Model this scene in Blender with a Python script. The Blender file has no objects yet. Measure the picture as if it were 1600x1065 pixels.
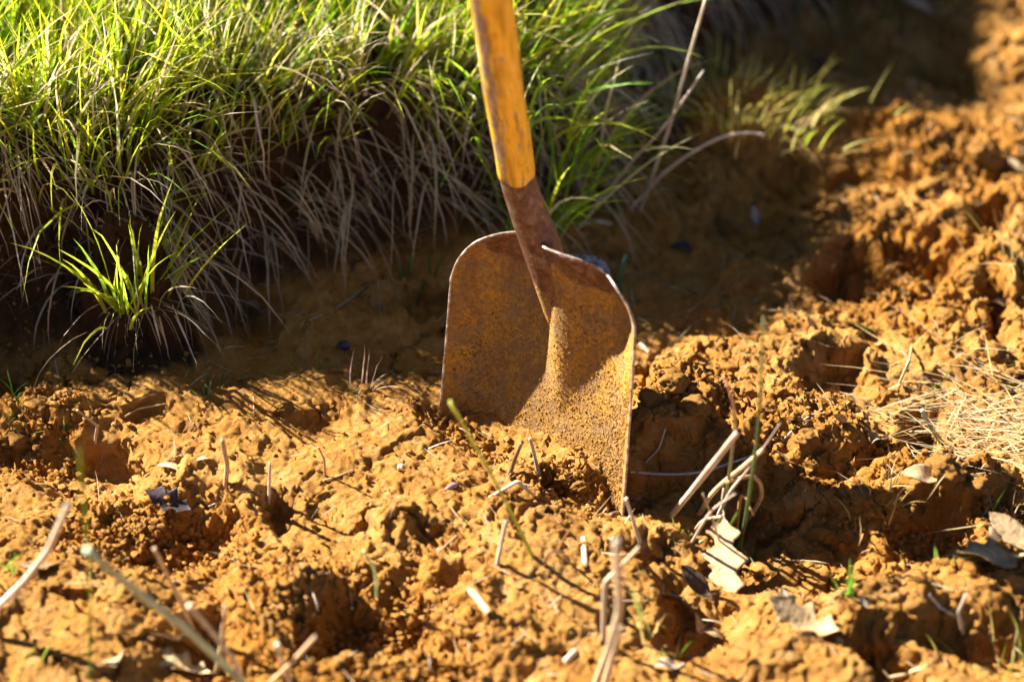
import bpy, math, random
import numpy as np
from mathutils import Vector, Matrix, noise as mnoise

random.seed(7)
RNG = np.random.default_rng(11)
SC = bpy.context.scene
COL = SC.collection
R = math.radians

# ------------------------------------------------------------------ camera
LENS = 65.0
FPX = 1600 * LENS / 36.0
PITCH = R(35)
DIST = 2.2
CAM = np.array([0, -DIST * math.cos(PITCH), DIST * math.sin(PITCH)])
FWD = np.array([0, math.cos(PITCH), -math.sin(PITCH)])
RGT = np.array([1.0, 0, 0])
UPV = np.array([0, math.sin(PITCH), math.cos(PITCH)])
cd = bpy.data.cameras.new('camera')
cam = bpy.data.objects.new('camera', cd)
COL.objects.link(cam)
cam.location = CAM
cam.rotation_euler = (R(90) - PITCH, 0, 0)
cd.lens = LENS
cd.sensor_width = 36
cd.clip_start = 0.02
cd.clip_end = 400
cd.dof.use_dof = True
cd.dof.focus_distance = 2.02
cd.dof.aperture_fstop = 1.9
SC.camera = cam

# ------------------------------------------------------------------ light
SUN_EL = R(38.5)
SUN_BACK = R(24)          # sun stands to the left, this much behind the shovel
SUN = np.array([-math.cos(SUN_BACK) * math.cos(SUN_EL), math.sin(SUN_BACK) * math.cos(SUN_EL), math.sin(SUN_EL)])
world = bpy.data.worlds.new('World')
SC.world = world
world.use_nodes = True
wn = world.node_tree
sky = wn.nodes.new('ShaderNodeTexSky')
sky.sky_type = 'NISHITA'
sky.sun_disc = False
sky.sun_elevation = SUN_EL
sky.altitude = 2500
sky.air_density = 0.45
sky.dust_density = 0.1
sky.sun_rotation = math.atan2(SUN[0], SUN[1])
bg = wn.nodes['Background']
wn.links.new(sky.outputs[0], bg.inputs[0])
bg.inputs[1].default_value = 0.05
sl = bpy.data.lights.new('sun', 'SUN')
sl.energy = 5.0
sl.angle = R(0.53)
sl.color = (1.0, 0.94, 0.84)
sun = bpy.data.objects.new('sun', sl)
COL.objects.link(sun)
sun.rotation_euler = Vector(SUN).to_track_quat('Z', 'Y').to_euler()
SC.view_settings.view_transform = 'Standard'
SC.view_settings.look = 'None'
SC.view_settings.gamma = 1
SC.view_settings.exposure = 2.32
SC.view_settings.use_curve_mapping = False


# ------------------------------------------------------------------ helpers
def ray(px, py):
    d = FWD + RGT * ((px - 800) / FPX) + UPV * ((532.5 - py) / FPX)
    return d


def P0(px, py, z=0.0):
    d = ray(px, py)
    t = (z - CAM[2]) / d[2]
    return CAM + d * t


def at_depth(px, py, dep):
    return CAM + ray(px, py) * dep


def at_y(px, py, y):
    d = ray(px, py)
    return CAM + d * ((y - CAM[1]) / d[1])


_perm = np.random.default_rng(3).permutation(4096)


def _h(ix, iy, s):
    return _perm[(_perm[(ix + s * 131) & 4095] + iy) & 4095]


def perlin(x, y, s=0):
    xi = np.floor(x).astype(np.int64)
    yi = np.floor(y).astype(np.int64)
    xf = x - xi
    yf = y - yi
    u = xf * xf * xf * (xf * (xf * 6 - 15) + 10)
    v = yf * yf * yf * (yf * (yf * 6 - 15) + 10)

    def g(ix, iy, dx, dy):
        a = _h(ix, iy, s) * (2 * math.pi / 4096)
        return np.cos(a) * dx + np.sin(a) * dy
    n00 = g(xi, yi, xf, yf)
    n10 = g(xi + 1, yi, xf - 1, yf)
    n01 = g(xi, yi + 1, xf, yf - 1)
    n11 = g(xi + 1, yi + 1, xf - 1, yf - 1)
    return 1.5 * (n00 + u * (n10 - n00) + v * (n01 - n00) + u * v * (n00 - n10 - n01 + n11))


def worley(x, y, s=0):
    """distance to nearest and second nearest feature point and a random value of the nearest cell"""
    xi = np.floor(x).astype(np.int64)
    yi = np.floor(y).astype(np.int64)
    f1 = np.full(x.shape, 9.0)
    f2 = np.full(x.shape, 9.0)
    cid = np.zeros(x.shape)
    for dx in (-1, 0, 1):
        for dy in (-1, 0, 1):
            h = _h(xi + dx, yi + dy, s)
            h2 = _h(xi + dx, yi + dy, s + 7)
            px = xi + dx + h / 4096.0
            py = yi + dy + h2 / 4096.0
            d = np.sqrt((px - x) ** 2 + (py - y) ** 2)
            m = d < f1
            f2 = np.where(m, f1, np.minimum(f2, d))
            cid = np.where(m, ((h * 37 + h2 * 11) & 4095) / 4096.0, cid)
            f1 = np.where(m, d, f1)
    return f1, f2, cid


def facets(x, y, s=0):
    """broken, tilted flat chunks with creases between them, about -1 .. 1"""
    xi = np.floor(x).astype(np.int64)
    yi = np.floor(y).astype(np.int64)
    f1 = np.full(x.shape, 9.0)
    f2 = np.full(x.shape, 9.0)
    z = np.zeros(x.shape)
    for dx in (-1, 0, 1):
        for dy in (-1, 0, 1):
            h = _h(xi + dx, yi + dy, s)
            h2 = _h(xi + dx, yi + dy, s + 7)
            ox = x - (xi + dx + h / 4096.0)
            oy = y - (yi + dy + h2 / 4096.0)
            d = np.sqrt(ox * ox + oy * oy)
            a = ((h * 29 + h2 * 53) & 4095) * (2 * math.pi / 4096)
            t = ((h * 37 + h2 * 11) & 4095) / 4096.0
            zz = (t - .5) * 1.1 + (np.cos(a) * ox + np.sin(a) * oy) * (.5 + t) - .5 * d * d
            m = d < f1
            f2 = np.where(m, f1, np.minimum(f2, d))
            z = np.where(m, zz, z)
            f1 = np.where(m, d, f1)
    return z * sstep(0, .10, f2 - f1) - .35 * (1 - sstep(0, .12, f2 - f1))


def sstep(a, b, x):
    t = np.clip((x - a) / (b - a), 0, 1)
    return t * t * (3 - 2 * t)


# how the shovel blade stands (across, up and out of its face)
YAW, LEAN, ROLL = R(37), R(18), R(3)
W = .239
LSH = .198
w_ = np.array([math.cos(YAW), -math.sin(YAW), 0])
nh = np.array([-math.sin(YAW), -math.cos(YAW), 0])
v_ = math.cos(LEAN) * np.array([0, 0, 1.0]) - math.sin(LEAN) * nh
n_ = math.cos(LEAN) * nh + math.sin(LEAN) * np.array([0, 0, 1.0])
w_, v_ = math.cos(ROLL) * w_ + math.sin(ROLL) * v_, math.cos(ROLL) * v_ - math.sin(ROLL) * w_
B_R = np.array([.127, -.2705, -.03])
B_M = B_R - w_ * W / 2

# ------------------------------------------------------------------ terrain height
BANK_H = 0.232
_basepx = [(-3000, 900), (-900, 600), (-250, 556), (0, 545), (130, 540), (250, 542), (330, 515), (420, 470), (560, 412), (700, 388),
           (850, 362), (960, 325), (1015, 250), (1040, 150), (1110, 75), (1250, 40), (1400, 5), (1600, -90), (2400, -250)]
BASE = np.array([P0(*p)[:2] for p in _basepx])


def bank_dist(x, y):
    best = np.full(x.shape, 1e9)
    sgn = np.ones(x.shape)
    for a, b in zip(BASE[:-1], BASE[1:]):
        e = b - a
        L2 = e @ e
        t = np.clip(((x - a[0]) * e[0] + (y - a[1]) * e[1]) / L2, 0, 1)
        dx = x - (a[0] + t * e[0])
        dy = y - (a[1] + t * e[1])
        d = np.sqrt(dx * dx + dy * dy)
        c = e[0] * (y - a[1]) - e[1] * (x - a[0])
        m = d < best
        sgn = np.where(m, np.sign(c), sgn)
        best = np.where(m, d, best)
    return best * sgn


# (px, py, half width px, half depth px, height m, sharpness) -- mounds and hollows of this ground
FEAT = [
    (600, 710, 330, 110, .022, 1), (180, 660, 130, 50, .018, 2), (60, 660, 60, 40, .016, 2),
    (440, 640, 90, 30, .018, 2), (490, 690, 60, 20, -.012, 2),
    (245, 672, 50, 20, -.020, 2), (120, 740, 95, 30, -.030, 2), (40, 720, 50, 26, -.03, 3), (340, 720, 90, 50, .025, 1),
    (280, 850, 90, 45, -.030, 2), (432, 805, 30, 22, -.035, 3), (500, 770, 90, 60, .015, 1), (330, 790, 90, 40, .02, 2),
    (680, 850, 44, 22, -.024, 3), (620, 840, 40, 20, .012, 2), (570, 970, 110, 50, -.04, 2), (690, 980, 60, 40, -.025, 2),
    (440, 950, 90, 50, .02, 2), (760, 900, 110, 60, .015, 1), (130, 960, 140, 70, .03, 1), (330, 1010, 60, 40, -.03, 2),
    (868, 770, 34, 22, -.035, 3), (870, 900, 140, 60, .012, 1),
    (1080, 765, 120, 46, -.050, 2), (1180, 780, 90, 50, -.030, 2), (1060, 635, 60, 40, .028, 2), (1040, 680, 50, 26, .022, 2), (1010, 600, 24, 40, -.03, 3),
    (1180, 640, 130, 70, .030, 1), (1440, 662, 50, 36, -.060, 3), (1300, 590, 60, 24, -.034, 2), (1300, 555, 70, 24, .016, 2),
    (1455, 845, 60, 30, -.028, 2), (1440, 760, 110, 50, .028, 2), (1500, 780, 60, 40, .012, 2), (1240, 690, 90, 40, .03, 2), (1340, 670, 60, 36, .02, 2),
    (1450, 400, 70, 46, -.055, 3), (1335, 420, 60, 46, -.05, 3), (1400, 330, 120, 40, .02, 2), (1540, 420, 50, 60, .03, 2), (1550, 470, 30, 60, -.035, 3),
    (1240, 280, 80, 30, -.04, 2), (1330, 230, 120, 50, .022, 2), (1500, 230, 140, 60, .022, 2), (1540, 330, 60, 30, -.04, 3), (1370, 150, 130, 40, .022, 2),
    (1480, 120, 60, 30, -.05, 2), (1560, 100, 60, 40, .025, 2), (1150, 228, 85, 34, .085, 2), (1210, 250, 60, 22, -.03, 2),
    (1100, 950, 90, 50, -.040, 2), (1230, 850, 160, 60, -.035, 2), (1400, 960, 90, 50, .02, 2), (1490, 950, 60, 44, .018, 2), (1400, 1035, 60, 26, -.035, 2),
    (1330, 1035, 40, 24, -.025, 2), (1540, 1000, 60, 30, -.035, 2), (1260, 1040, 90, 50, .02, 2), (1560, 880, 90, 40, .02, 2), (1040, 880, 60, 30, -.02, 2),
    (1130, 480, 160, 50, -.03, 1), (1180, 350, 70, 50, -.03, 2), (1060, 400, 110, 60, -.03, 1), (1250, 500, 80, 30, .025, 2), (1200, 550, 120, 30, .015, 1),
    (680, 480, 40, 40, -.04, 3), (520, 510, 130, 40, .02, 1), (380, 520, 60, 30, -.03, 2), (20, 600, 60, 30, -.025, 2), (630, 560, 70, 40, -.015, 1),
    (800, 1000, 60, 40, .015, 2), (690, 905, 40, 30, -.02, 3), (730, 970, 40, 30, .018, 2), (1120, 700, 50, 20, .02, 2),
]
_F = []
FEAT.append((222, 556, 66, 34, .125, 2))
for (px, py, rx, ry, h, sh) in FEAT:
    c = P0(px, py)
    k = np.linalg.norm(c - CAM) / FPX
    if sh == 3 and h < 0:
        h *= 1.35 if px > 1000 else .8
    _F.append((c[0], c[1], rx * k, ry * k / math.sin(PITCH), h, sh))
# crumbly, granular places
GRAN = [(270, 850, 150, 60), (580, 970, 180, 80), (60, 680, 90, 60), (450, 980, 160, 80), (1060, 620, 90, 70), (1450, 800, 160, 90),
        (1440, 430, 150, 90), (880, 760, 60, 40), (1480, 250, 160, 80), (650, 1000, 120, 60), (200, 830, 120, 60), (1250, 690, 120, 60)]
_G = []
for (px, py, rx, ry) in GRAN:
    c = P0(px, py)
    k = np.linalg.norm(c - CAM) / FPX
    _G.append((c[0], c[1], rx * k, ry * k / math.sin(PITCH)))


def gran_mask(x, y):
    m = np.zeros(x.shape)
    for (cx, cy, rx, ry) in _G:
        q = ((x - cx) / rx) ** 2 + ((y - cy) / ry) ** 2
        m = np.maximum(m, 1 - sstep(.4, 1.3, q))
    return m


def bank_all(x, y):
    nd = perlin(x / .22, y / .22, 5) * .035 + perlin(x / .07, y / .07, 6) * .016
    d = bank_dist(x, y) + nd
    # the bank behind the right-hand hollow is lower and falls away
    hh = BANK_H * (1 + .12 * perlin(x / .35, y / .35, 9)) * (1 - .62 * np.exp(-((x - .18) / .12) ** 2) * (1 - sstep(.45, .7, y)))
    hh = hh * (1 + .6 * sstep(.6, .8, y) * (1 - sstep(.15, .40, x))) * (1 - .55 * sstep(.35, .6, x) * sstep(.5, .7, y))
    up = hh * sstep(-.01, .085, d) + .10 * np.clip(d - .05, 0, 2.0) ** 1.0
    toe = .045 * np.exp(-np.clip(-d, 0, 9) / .07) * (d < 0) + .045 * (d >= 0) * (1 - sstep(0, .08, d))
    return d, up + toe


def terrain(x, y, detail=True):
    x = np.asarray(x, float)
    y = np.asarray(y, float)
    d, bz = bank_all(x, y)
    low = 1 - sstep(.02, .10, d)          # 1 on the dug ground, 0 on the bank
    # warp so that the hand placed features get uneven outlines
    wx = x + .030 * perlin(x / .09, y / .09, 21) + .009 * perlin(x / .03, y / .03, 22) + .0045 * perlin(x / .011, y / .011, 25)
    wy = y + .030 * perlin(x / .09, y / .09, 23) + .009 * perlin(x / .03, y / .03, 24) + .0045 * perlin(x / .011, y / .011, 26)
    z = np.zeros(x.shape)
    for (cx, cy, rx, ry, h, sh) in _F:
        q = np.sqrt(((wx - cx) / rx) ** 2 + ((wy - cy) / ry) ** 2)
        if sh == 1:
            w = np.exp(-q * q * .9)
        elif sh == 2:
            w = 1 - sstep(.45, 1.25, q)
        else:
            w = 1 - sstep(.45, 1.12, q)
        z += h * w
    z += .010 * perlin(x / .21, y / .21, 1) + .007 * perlin(x / .09, y / .09, 2)
    right = .30 + .70 * sstep(.05, .32, x) - .30 * (x < 0) * sstep(0, .12, -x)             # the right-hand side is trampled and much rougher
    g = gran_mask(x, y)
    for (cx, cy, rr, dz) in CORR:
        z += dz * np.exp(-((x - cx) ** 2 + (y - cy) ** 2) / (rr * rr))
    if detail:
        # clods: billowed noise gives lumps with sharp creases, facets give broken faces
        patch = sstep(-.2, .35, perlin(x / .16, y / .16, 35))
        amp = .09 + .42 * right + .25 * g + .26 * patch * (1 - .4 * right)
        b = 0
        for sc, am, sd in ((.075, .020, 81), (.038, .0105, 82), (.019, .0056, 83)):
            ca, sa = math.cos(sd * 1.7), math.sin(sd * 1.7)
            b = b + am * (np.abs(perlin((wx * ca - wy * sa) / sc, (wx * sa + wy * ca) / sc, sd)) - .25)
        z += b * amp
        fa = .11 + .46 * right + .38 * patch + .5 * g
        z += fa * (.0085 * facets(wx / .062, wy / .062, 31) + .0052 * facets(wx / .029 + 9, wy / .029, 33) + .0030 * facets(wx / .0135, wy / .0135 + 5, 51))
        z += (.18 + .35 * patch + 1.0 * g) * .0021 * facets(wx / .0068, wy / .0068 + 5, 53)
        # broken steps and cracks
        t = perlin(wx / .12, wy / .12, 41) * 2.6
        z += (np.floor(t) + sstep(.85, 1.0, t - np.floor(t))) * .0040
        cr = np.abs(perlin(wx / .10, wy / .10, 45))
        z -= .014 * (1 - sstep(.0, .035, cr)) * sstep(.0, .4, perlin(x / .2, y / .2, 47))
        # crumbs
        f1, f2, c = worley(wx / .0120, wy / .0120, 57)
        z += np.sqrt(np.clip(1 - (f1 / .7) ** 2, 0, 1)) * (c ** 2) * (.0052 * g)
        z += .0014 * perlin(x / .010, y / .010, 55) + .0015 * perlin(x / .0052, y / .0052, 56)
    return z * low + z * .30 * (1 - low) + bz


# the soil line along the foot of the blade: photo pixel on the blade's face -> ground height there
CORR = []
for (px, py) in ((688, 632), (735, 662), (780, 695), (835, 715), (906, 792), (972, 803)):
    q = B_R - CAM + .025 * n_
    dr = ray(px, py)
    hitp = CAM + dr * ((q @ n_) / (dr @ n_))
    g0 = hitp + n_ * .012
    cur = float(terrain(np.array([g0[0]]), np.array([g0[1]]), False)[0])
    CORR.append((g0[0], g0[1], .032, float(hitp[2] - cur)))


def hit(px, py, lift=0.0):
    """where the ray through a photo pixel meets the modelled ground"""
    d = ray(px, py)
    t = np.linspace(1.2, 3.9, 1400)
    q = CAM[None, :] + d[None, :] * t[:, None]
    b = q[:, 2] < terrain(q[:, 0], q[:, 1]) + lift
    i = int(np.argmax(b)) if b.any() else len(t) - 1
    return q[max(i, 1)]


# ------------------------------------------------------------------ mesh helpers
def link(name, me, mats, parent=None):
    o = bpy.data.objects.new(name, me)
    COL.objects.link(o)
    for m in (mats if isinstance(mats, (list, tuple)) else [mats]):
        if len(me.materials) < len(mats if isinstance(mats, (list, tuple)) else [mats]):
            me.materials.append(m)
    if parent is not None:
        o.parent = parent
    return o


def np_mesh(name, V, F, smooth=True, cols=None):
    """F: (n,3) or (n,4) int array, or a list of such arrays"""
    me = bpy.data.meshes.new(name)
    Fs = F if isinstance(F, list) else [F]
    V = np.asarray(V, np.float32)
    me.vertices.add(len(V))
    me.vertices.foreach_set('co', V.ravel())
    nl = sum(f.size for f in Fs)
    nf = sum(len(f) for f in Fs)
    me.loops.add(nl)
    me.polygons.add(nf)
    me.loops.foreach_set('vertex_index', np.concatenate([f.ravel() for f in Fs]).astype(np.int32))
    tot = np.concatenate([np.full(len(f), f.shape[1]) for f in Fs])
    st = np.concatenate([[0], np.cumsum(tot)[:-1]]).astype(np.int32)
    me.polygons.foreach_set('loop_start', st)
    me.polygons.foreach_set('use_smooth', np.full(nf, smooth))
    me.update(calc_edges=True)
    if cols is not None:
        a = me.color_attributes.new('col', 'FLOAT_COLOR', 'POINT')
        c4 = np.ones((len(V), 4), np.float32)
        c4[:, :3] = cols
        a.data.foreach_set('color', c4.ravel())
    me.validate()
    return me


def tag(o, label=None, cat=None, group=None, kind=None):
    if label:
        o['label'] = label
    if cat:
        o['category'] = cat
    if group:
        o['group'] = group
    if kind:
        o['kind'] = kind
    return o


def empty(name, loc, label, cat, group=None):
    o = bpy.data.objects.new(name, None)
    COL.objects.link(o)
    o.location = loc
    o.empty_display_size = .05
    return tag(o, label, cat, group)


def frames(pts):
    pts = np.asarray(pts, float)
    T = np.gradient(pts, axis=0)
    T /= np.linalg.norm(T, axis=1)[:, None] + 1e-12
    a = np.array([0, 0, 1.0]) if abs(T[0][2]) < .9 else np.array([1.0, 0, 0])
    N = []
    n = np.cross(T[0], a)
    n /= np.linalg.norm(n)
    for t in T:
        n = n - t * (n @ t)
        n /= np.linalg.norm(n) + 1e-12
        N.append(n.copy())
    N = np.array(N)
    return T, N, np.cross(T, N)


def tube_arrays(pts, rad, sides=8, flat=1.0, hollow=False, jitter=0):
    pts = np.asarray(pts, float)
    n = len(pts)
    rad = np.broadcast_to(np.asarray(rad, float), (n,))
    T, N, B = frames(pts)
    an = np.linspace(0, 2 * math.pi, sides, endpoint=False)
    rr = rad[:, None] * (1 + (RNG.uniform(-jitter, jitter, (n, sides)) if jitter else 0))
    V = pts[:, None, :] + rr[..., None] * (np.cos(an)[None, :, None] * N[:, None, :] + flat * np.sin(an)[None, :, None] * B[:, None, :])
    V = V.reshape(-1, 3)
    i = np.arange(n - 1)[:, None] * sides
    j = np.arange(sides)[None, :]
    k = (j + 1) % sides
    F = np.stack([i + j, i + k, i + sides + k, i + sides + j], -1).reshape(-1, 4)
    vs = [V]
    fs = [F]
    base = len(V)
    # caps (the last one sunk for a hollow straw)
    c0 = pts[0]
    c1 = pts[-1] - (T[-1] * rad[-1] * 2.0 if hollow else 0)
    vs.append(np.array([c0, c1]))
    jj = np.arange(sides)
    kk = (jj + 1) % sides
    t0 = np.stack([np.full(sides, base), kk, jj], -1)
    o = (n - 1) * sides
    t1 = np.stack([np.full(sides, base + 1), o + jj, o + kk], -1)
    return np.concatenate(vs), [F, np.concatenate([t0, t1])]


def spline(pts, m=5):
    """Catmull-Rom through pts"""
    p = np.asarray(pts, float)
    if len(p) == 2:
        return np.array([p[0] + (p[1] - p[0]) * t for t in np.linspace(0, 1, m + 1)])
    q = np.vstack([2 * p[0] - p[1], p, 2 * p[-1] - p[-2]])
    out = []
    for i in range(1, len(q) - 2):
        for t in np.linspace(0, 1, m, endpoint=False):
            a, b, c, d = q[i - 1], q[i], q[i + 1], q[i + 2]
            out.append(.5 * (2 * b + (c - a) * t + (2 * a - 5 * b + 4 * c - d) * t * t + (3 * b - a - 3 * c + d) * t ** 3))
    out.append(p[-1])
    return np.array(out)


def blade_arrays(root, az, th0, th1, length, width, nseg=5, col=None, coltip=None, twist=None, pw=1.0):
    """many grass blades at once; every argument an array over blades"""
    n = len(root)
    t = np.linspace(0, 1, nseg + 1)
    th = th0[:, None] + (th1 - th0)[:, None] * t[None, :] ** pw
    thm = .5 * (th[:, 1:] + th[:, :-1])
    ds = (length / nseg)[:, None]
    hx = np.concatenate([np.zeros((n, 1)), np.cumsum(np.sin(thm) * ds, 1)], 1)
    hz = np.concatenate([np.zeros((n, 1)), np.cumsum(np.cos(thm) * ds, 1)], 1)
    dirx = np.cos(az)[:, None]
    diry = np.sin(az)[:, None]
    bend = np.cumsum(RNG.normal(0, .025, (n, nseg + 1)), 1) * length[:, None] * t[None] * .6
    P = np.stack([root[:, 0:1] + hx * dirx - bend * diry, root[:, 1:2] + hx * diry + bend * dirx, root[:, 2:3] + hz], -1)
    if twist is None:
        twist = RNG.uniform(-1.2, 1.2, n)
    a = az + math.pi / 2 + twist
    tw = a[:, None] + RNG.uniform(-.8, .8, n)[:, None] * t[None]
    side = np.stack([np.cos(tw), np.sin(tw), np.zeros_like(tw) + .25 * np.sin(twist)[:, None]], -1)
    w = width[:, None] * np.where(t < .15, .75 + t / .6, 1 - ((t - .15) / .85) ** 1.8)[None, :] * .5
    L = P - side * w[..., None]
    Rr = P + side * w[..., None]
    V = np.empty((n, 2 * nseg + 1, 3))
    V[:, 0:2 * nseg:2] = L[:, :nseg]
    V[:, 1:2 * nseg:2] = Rr[:, :nseg]
    V[:, 2 * nseg] = P[:, nseg]
    o = (np.arange(n) * (2 * nseg + 1))[:, None]
    q = np.arange(nseg - 1)[None, :] * 2
    Q = np.stack([o + q, o + q + 1, o + q + 3, o + q + 2], -1).reshape(-1, 4)
    b = 2 * (nseg - 1)
    Tt = np.concatenate([o + b, o + b + 1, o + 2 * nseg], 1)
    C = None
    if col is not None:
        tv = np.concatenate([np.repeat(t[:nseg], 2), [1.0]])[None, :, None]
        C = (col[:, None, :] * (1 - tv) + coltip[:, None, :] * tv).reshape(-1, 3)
    return V.reshape(-1, 3), [Q, Tt], C


def merge(parts):
    """parts: list of (V, [F...], C or None)"""
    off = 0
    VV, by = [], {}
    CC = []
    for V, Fs, C in parts:
        VV.append(V)
        for f in (Fs if isinstance(Fs, list) else [Fs]):
            by.setdefault(f.shape[1], []).append(f + off)
        if C is not None:
            CC.append(C)
        off += len(V)
    return np.concatenate(VV), [np.concatenate(by[k]) for k in sorted(by)], (np.concatenate(CC) if CC else None)


# ------------------------------------------------------------------ materials
class NT:
    def __init__(s, name):
        s.m = bpy.data.materials.new(name)
        s.m.use_nodes = True
        s.t = s.m.node_tree
        s.b = s.t.nodes['Principled BSDF']
        s.out = s.t.nodes['Material Output']

    def n(s, typ, **kw):
        nd = s.t.nodes.new('ShaderNode' + typ)
        for k, v in kw.items():
            if hasattr(nd, k) and not k[0].isupper():
                setattr(nd, k, v)
            else:
                nd.inputs[k.replace('_', ' ')].default_value = v
        return nd

    def l(s, a, b):
        s.t.links.new(a, b)

    def noise(s, vec, scale, detail=4, rough=.6):
        nd = s.n('TexNoise')
        nd.inputs['Scale'].default_value = scale
        nd.inputs['Detail'].default_value = detail
        nd.inputs['Roughness'].default_value = rough
        if vec:
            s.l(vec, nd.inputs['Vector'])
        return nd.outputs['Fac']

    def ramp(s, fac, stops):
        nd = s.n('ValToRGB')
        e = nd.color_ramp.elements
        while len(e) < len(stops):
            e.new(.5)
        for el, (p, c) in zip(e, stops):
            el.position = p
            el.color = (*c, 1) if len(c) == 3 else c
        s.l(fac, nd.inputs[0])
        return nd.outputs[0]

    def mix(s, fac, a, b, mode='MIX'):
        nd = s.n('MixRGB')
        nd.blend_type = mode
        for i, v in ((0, fac), (1, a), (2, b)):
            if hasattr(v, 'is_output') or hasattr(v, 'links'):
                s.l(v, nd.inputs[i])
            elif isinstance(v, (int, float)):
                nd.inputs[i].default_value = v
            else:
                nd.inputs[i].default_value = (*v, 1)
        return nd.outputs[0]

    def math(s, op, a, b=0.0):
        nd = s.n('Math')
        nd.operation = op
        for i, v in ((0, a), (1, b)):
            if isinstance(v, (int, float)):
                nd.inputs[i].default_value = v
            else:
                s.l(v, nd.inputs[i])
        return nd.outputs[0]

    def bump(s, h, strength, dist, prev=None):
        nd = s.n('Bump')
        nd.inputs['Strength'].default_value = strength
        nd.inputs['Distance'].default_value = dist
        s.l(h, nd.inputs['Height'])
        if prev:
            s.l(prev, nd.inputs['Normal'])
        return nd.outputs[0]


SOIL_LO = (.21, .085, .017)
SOIL_MID = (.45, .212, .042)
SOIL_HI = (.53, .292, .088)


def soil_material(name, coord='Object'):
    k = NT(name)
    co = k.n('TexCoord').outputs[coord]
    n1 = k.noise(co, 9, 5, .65)
    n2 = k.noise(co, 55, 4, .7)
    n3 = k.noise(co, 380, 3, .7)
    c = k.ramp(n1, [(.30, SOIL_LO), (.50, SOIL_MID), (.72, SOIL_HI)])
    c2 = k.ramp(n2, [(.30, (.22, .082, .012)), (.5, (.40, .192, .040)), (.72, (.54, .34, .13))])
    c = k.mix(.45, c, c2)
    damp = k.ramp(k.noise(co, 5.5, 5, .7), [(.50, (0, 0, 0)), (.66, (1, 1, 1))])
    c = k.mix(k.math('MULTIPLY', damp, .42), c, (.19, .082, .020))
    # dry pale dust and small dark crumbs
    dust = k.ramp(k.noise(co, 24, 4, .7), [(.55, (0, 0, 0)), (.75, (1, 1, 1))])
    c = k.mix(k.math('MULTIPLY', dust, .45), c, (.54, .37, .18))
    speck = k.ramp(n3, [(.30, (.55, .5, .45)), (.45, (1, 1, 1)), (.68, (1, 1, 1)), (.78, (1.25, 1.25, 1.3))])
    c = k.mix(.8, c, speck, 'MULTIPLY')
    if name == 'soil':
        # dark, root filled earth of the bank face and topsoil, with its shade painted in
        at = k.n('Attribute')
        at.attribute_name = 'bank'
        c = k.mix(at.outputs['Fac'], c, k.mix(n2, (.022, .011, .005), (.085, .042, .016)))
        at2 = k.n('Attribute')
        at2.attribute_name = 'gran'
        c = k.mix(k.math('MULTIPLY', at2.outputs['Fac'], .55), c, (.38, .150, .016))
    k.l(c, k.b.inputs['Base Color'])
    k.b.inputs['Roughness'].default_value = .95
    k.b.inputs['Specular IOR Level'].default_value = .12
    b = k.bump(k.noise(co, 1100, 4, .8), .7, .0022)
    b = k.bump(k.noise(co, 330, 5, .75), .8, .0045, b)
    k.l(b, k.b.inputs['Normal'])
    return k.m


def leafy(name, trans=.45, rough=.45, spec=.35, dark=1.0):
    k = NT(name)
    a = k.n('Attribute')
    a.attribute_name = 'col'
    co = k.n('TexCoord').outputs['Object']
    v = k.ramp(k.noise(co, 130, 3, .6), [(.25, (.80, .78, .74)), (.7, (1.12, 1.12, 1.08))])
    c = k.mix(1, a.outputs['Color'], v, 'MULTIPLY')
    k.l(c, k.b.inputs['Base Color'])
    k.b.inputs['Roughness'].default_value = rough
    k.b.inputs['Specular IOR Level'].default_value = spec
    tr = k.n('BsdfTranslucent')
    k.l(c, tr.inputs['Color'])
    mx = k.n('MixShader')
    mx.inputs[0].default_value = trans
    k.l(k.b.outputs[0], mx.inputs[1])
    k.l(tr.outputs[0], mx.inputs[2])
    k.l(mx.outputs[0], k.out.inputs[0])
    return k.m


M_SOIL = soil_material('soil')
M_CLOD = soil_material('loose soil')
M_GRASS = leafy('green grass', .62, .42, .25)
M_DRY = leafy('dry grass', .35, .6, .25)
M_STRAW = leafy('straw', .08, .5, .35)
M_LEAF = leafy('dead leaf', .18, .6, .3)


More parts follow.
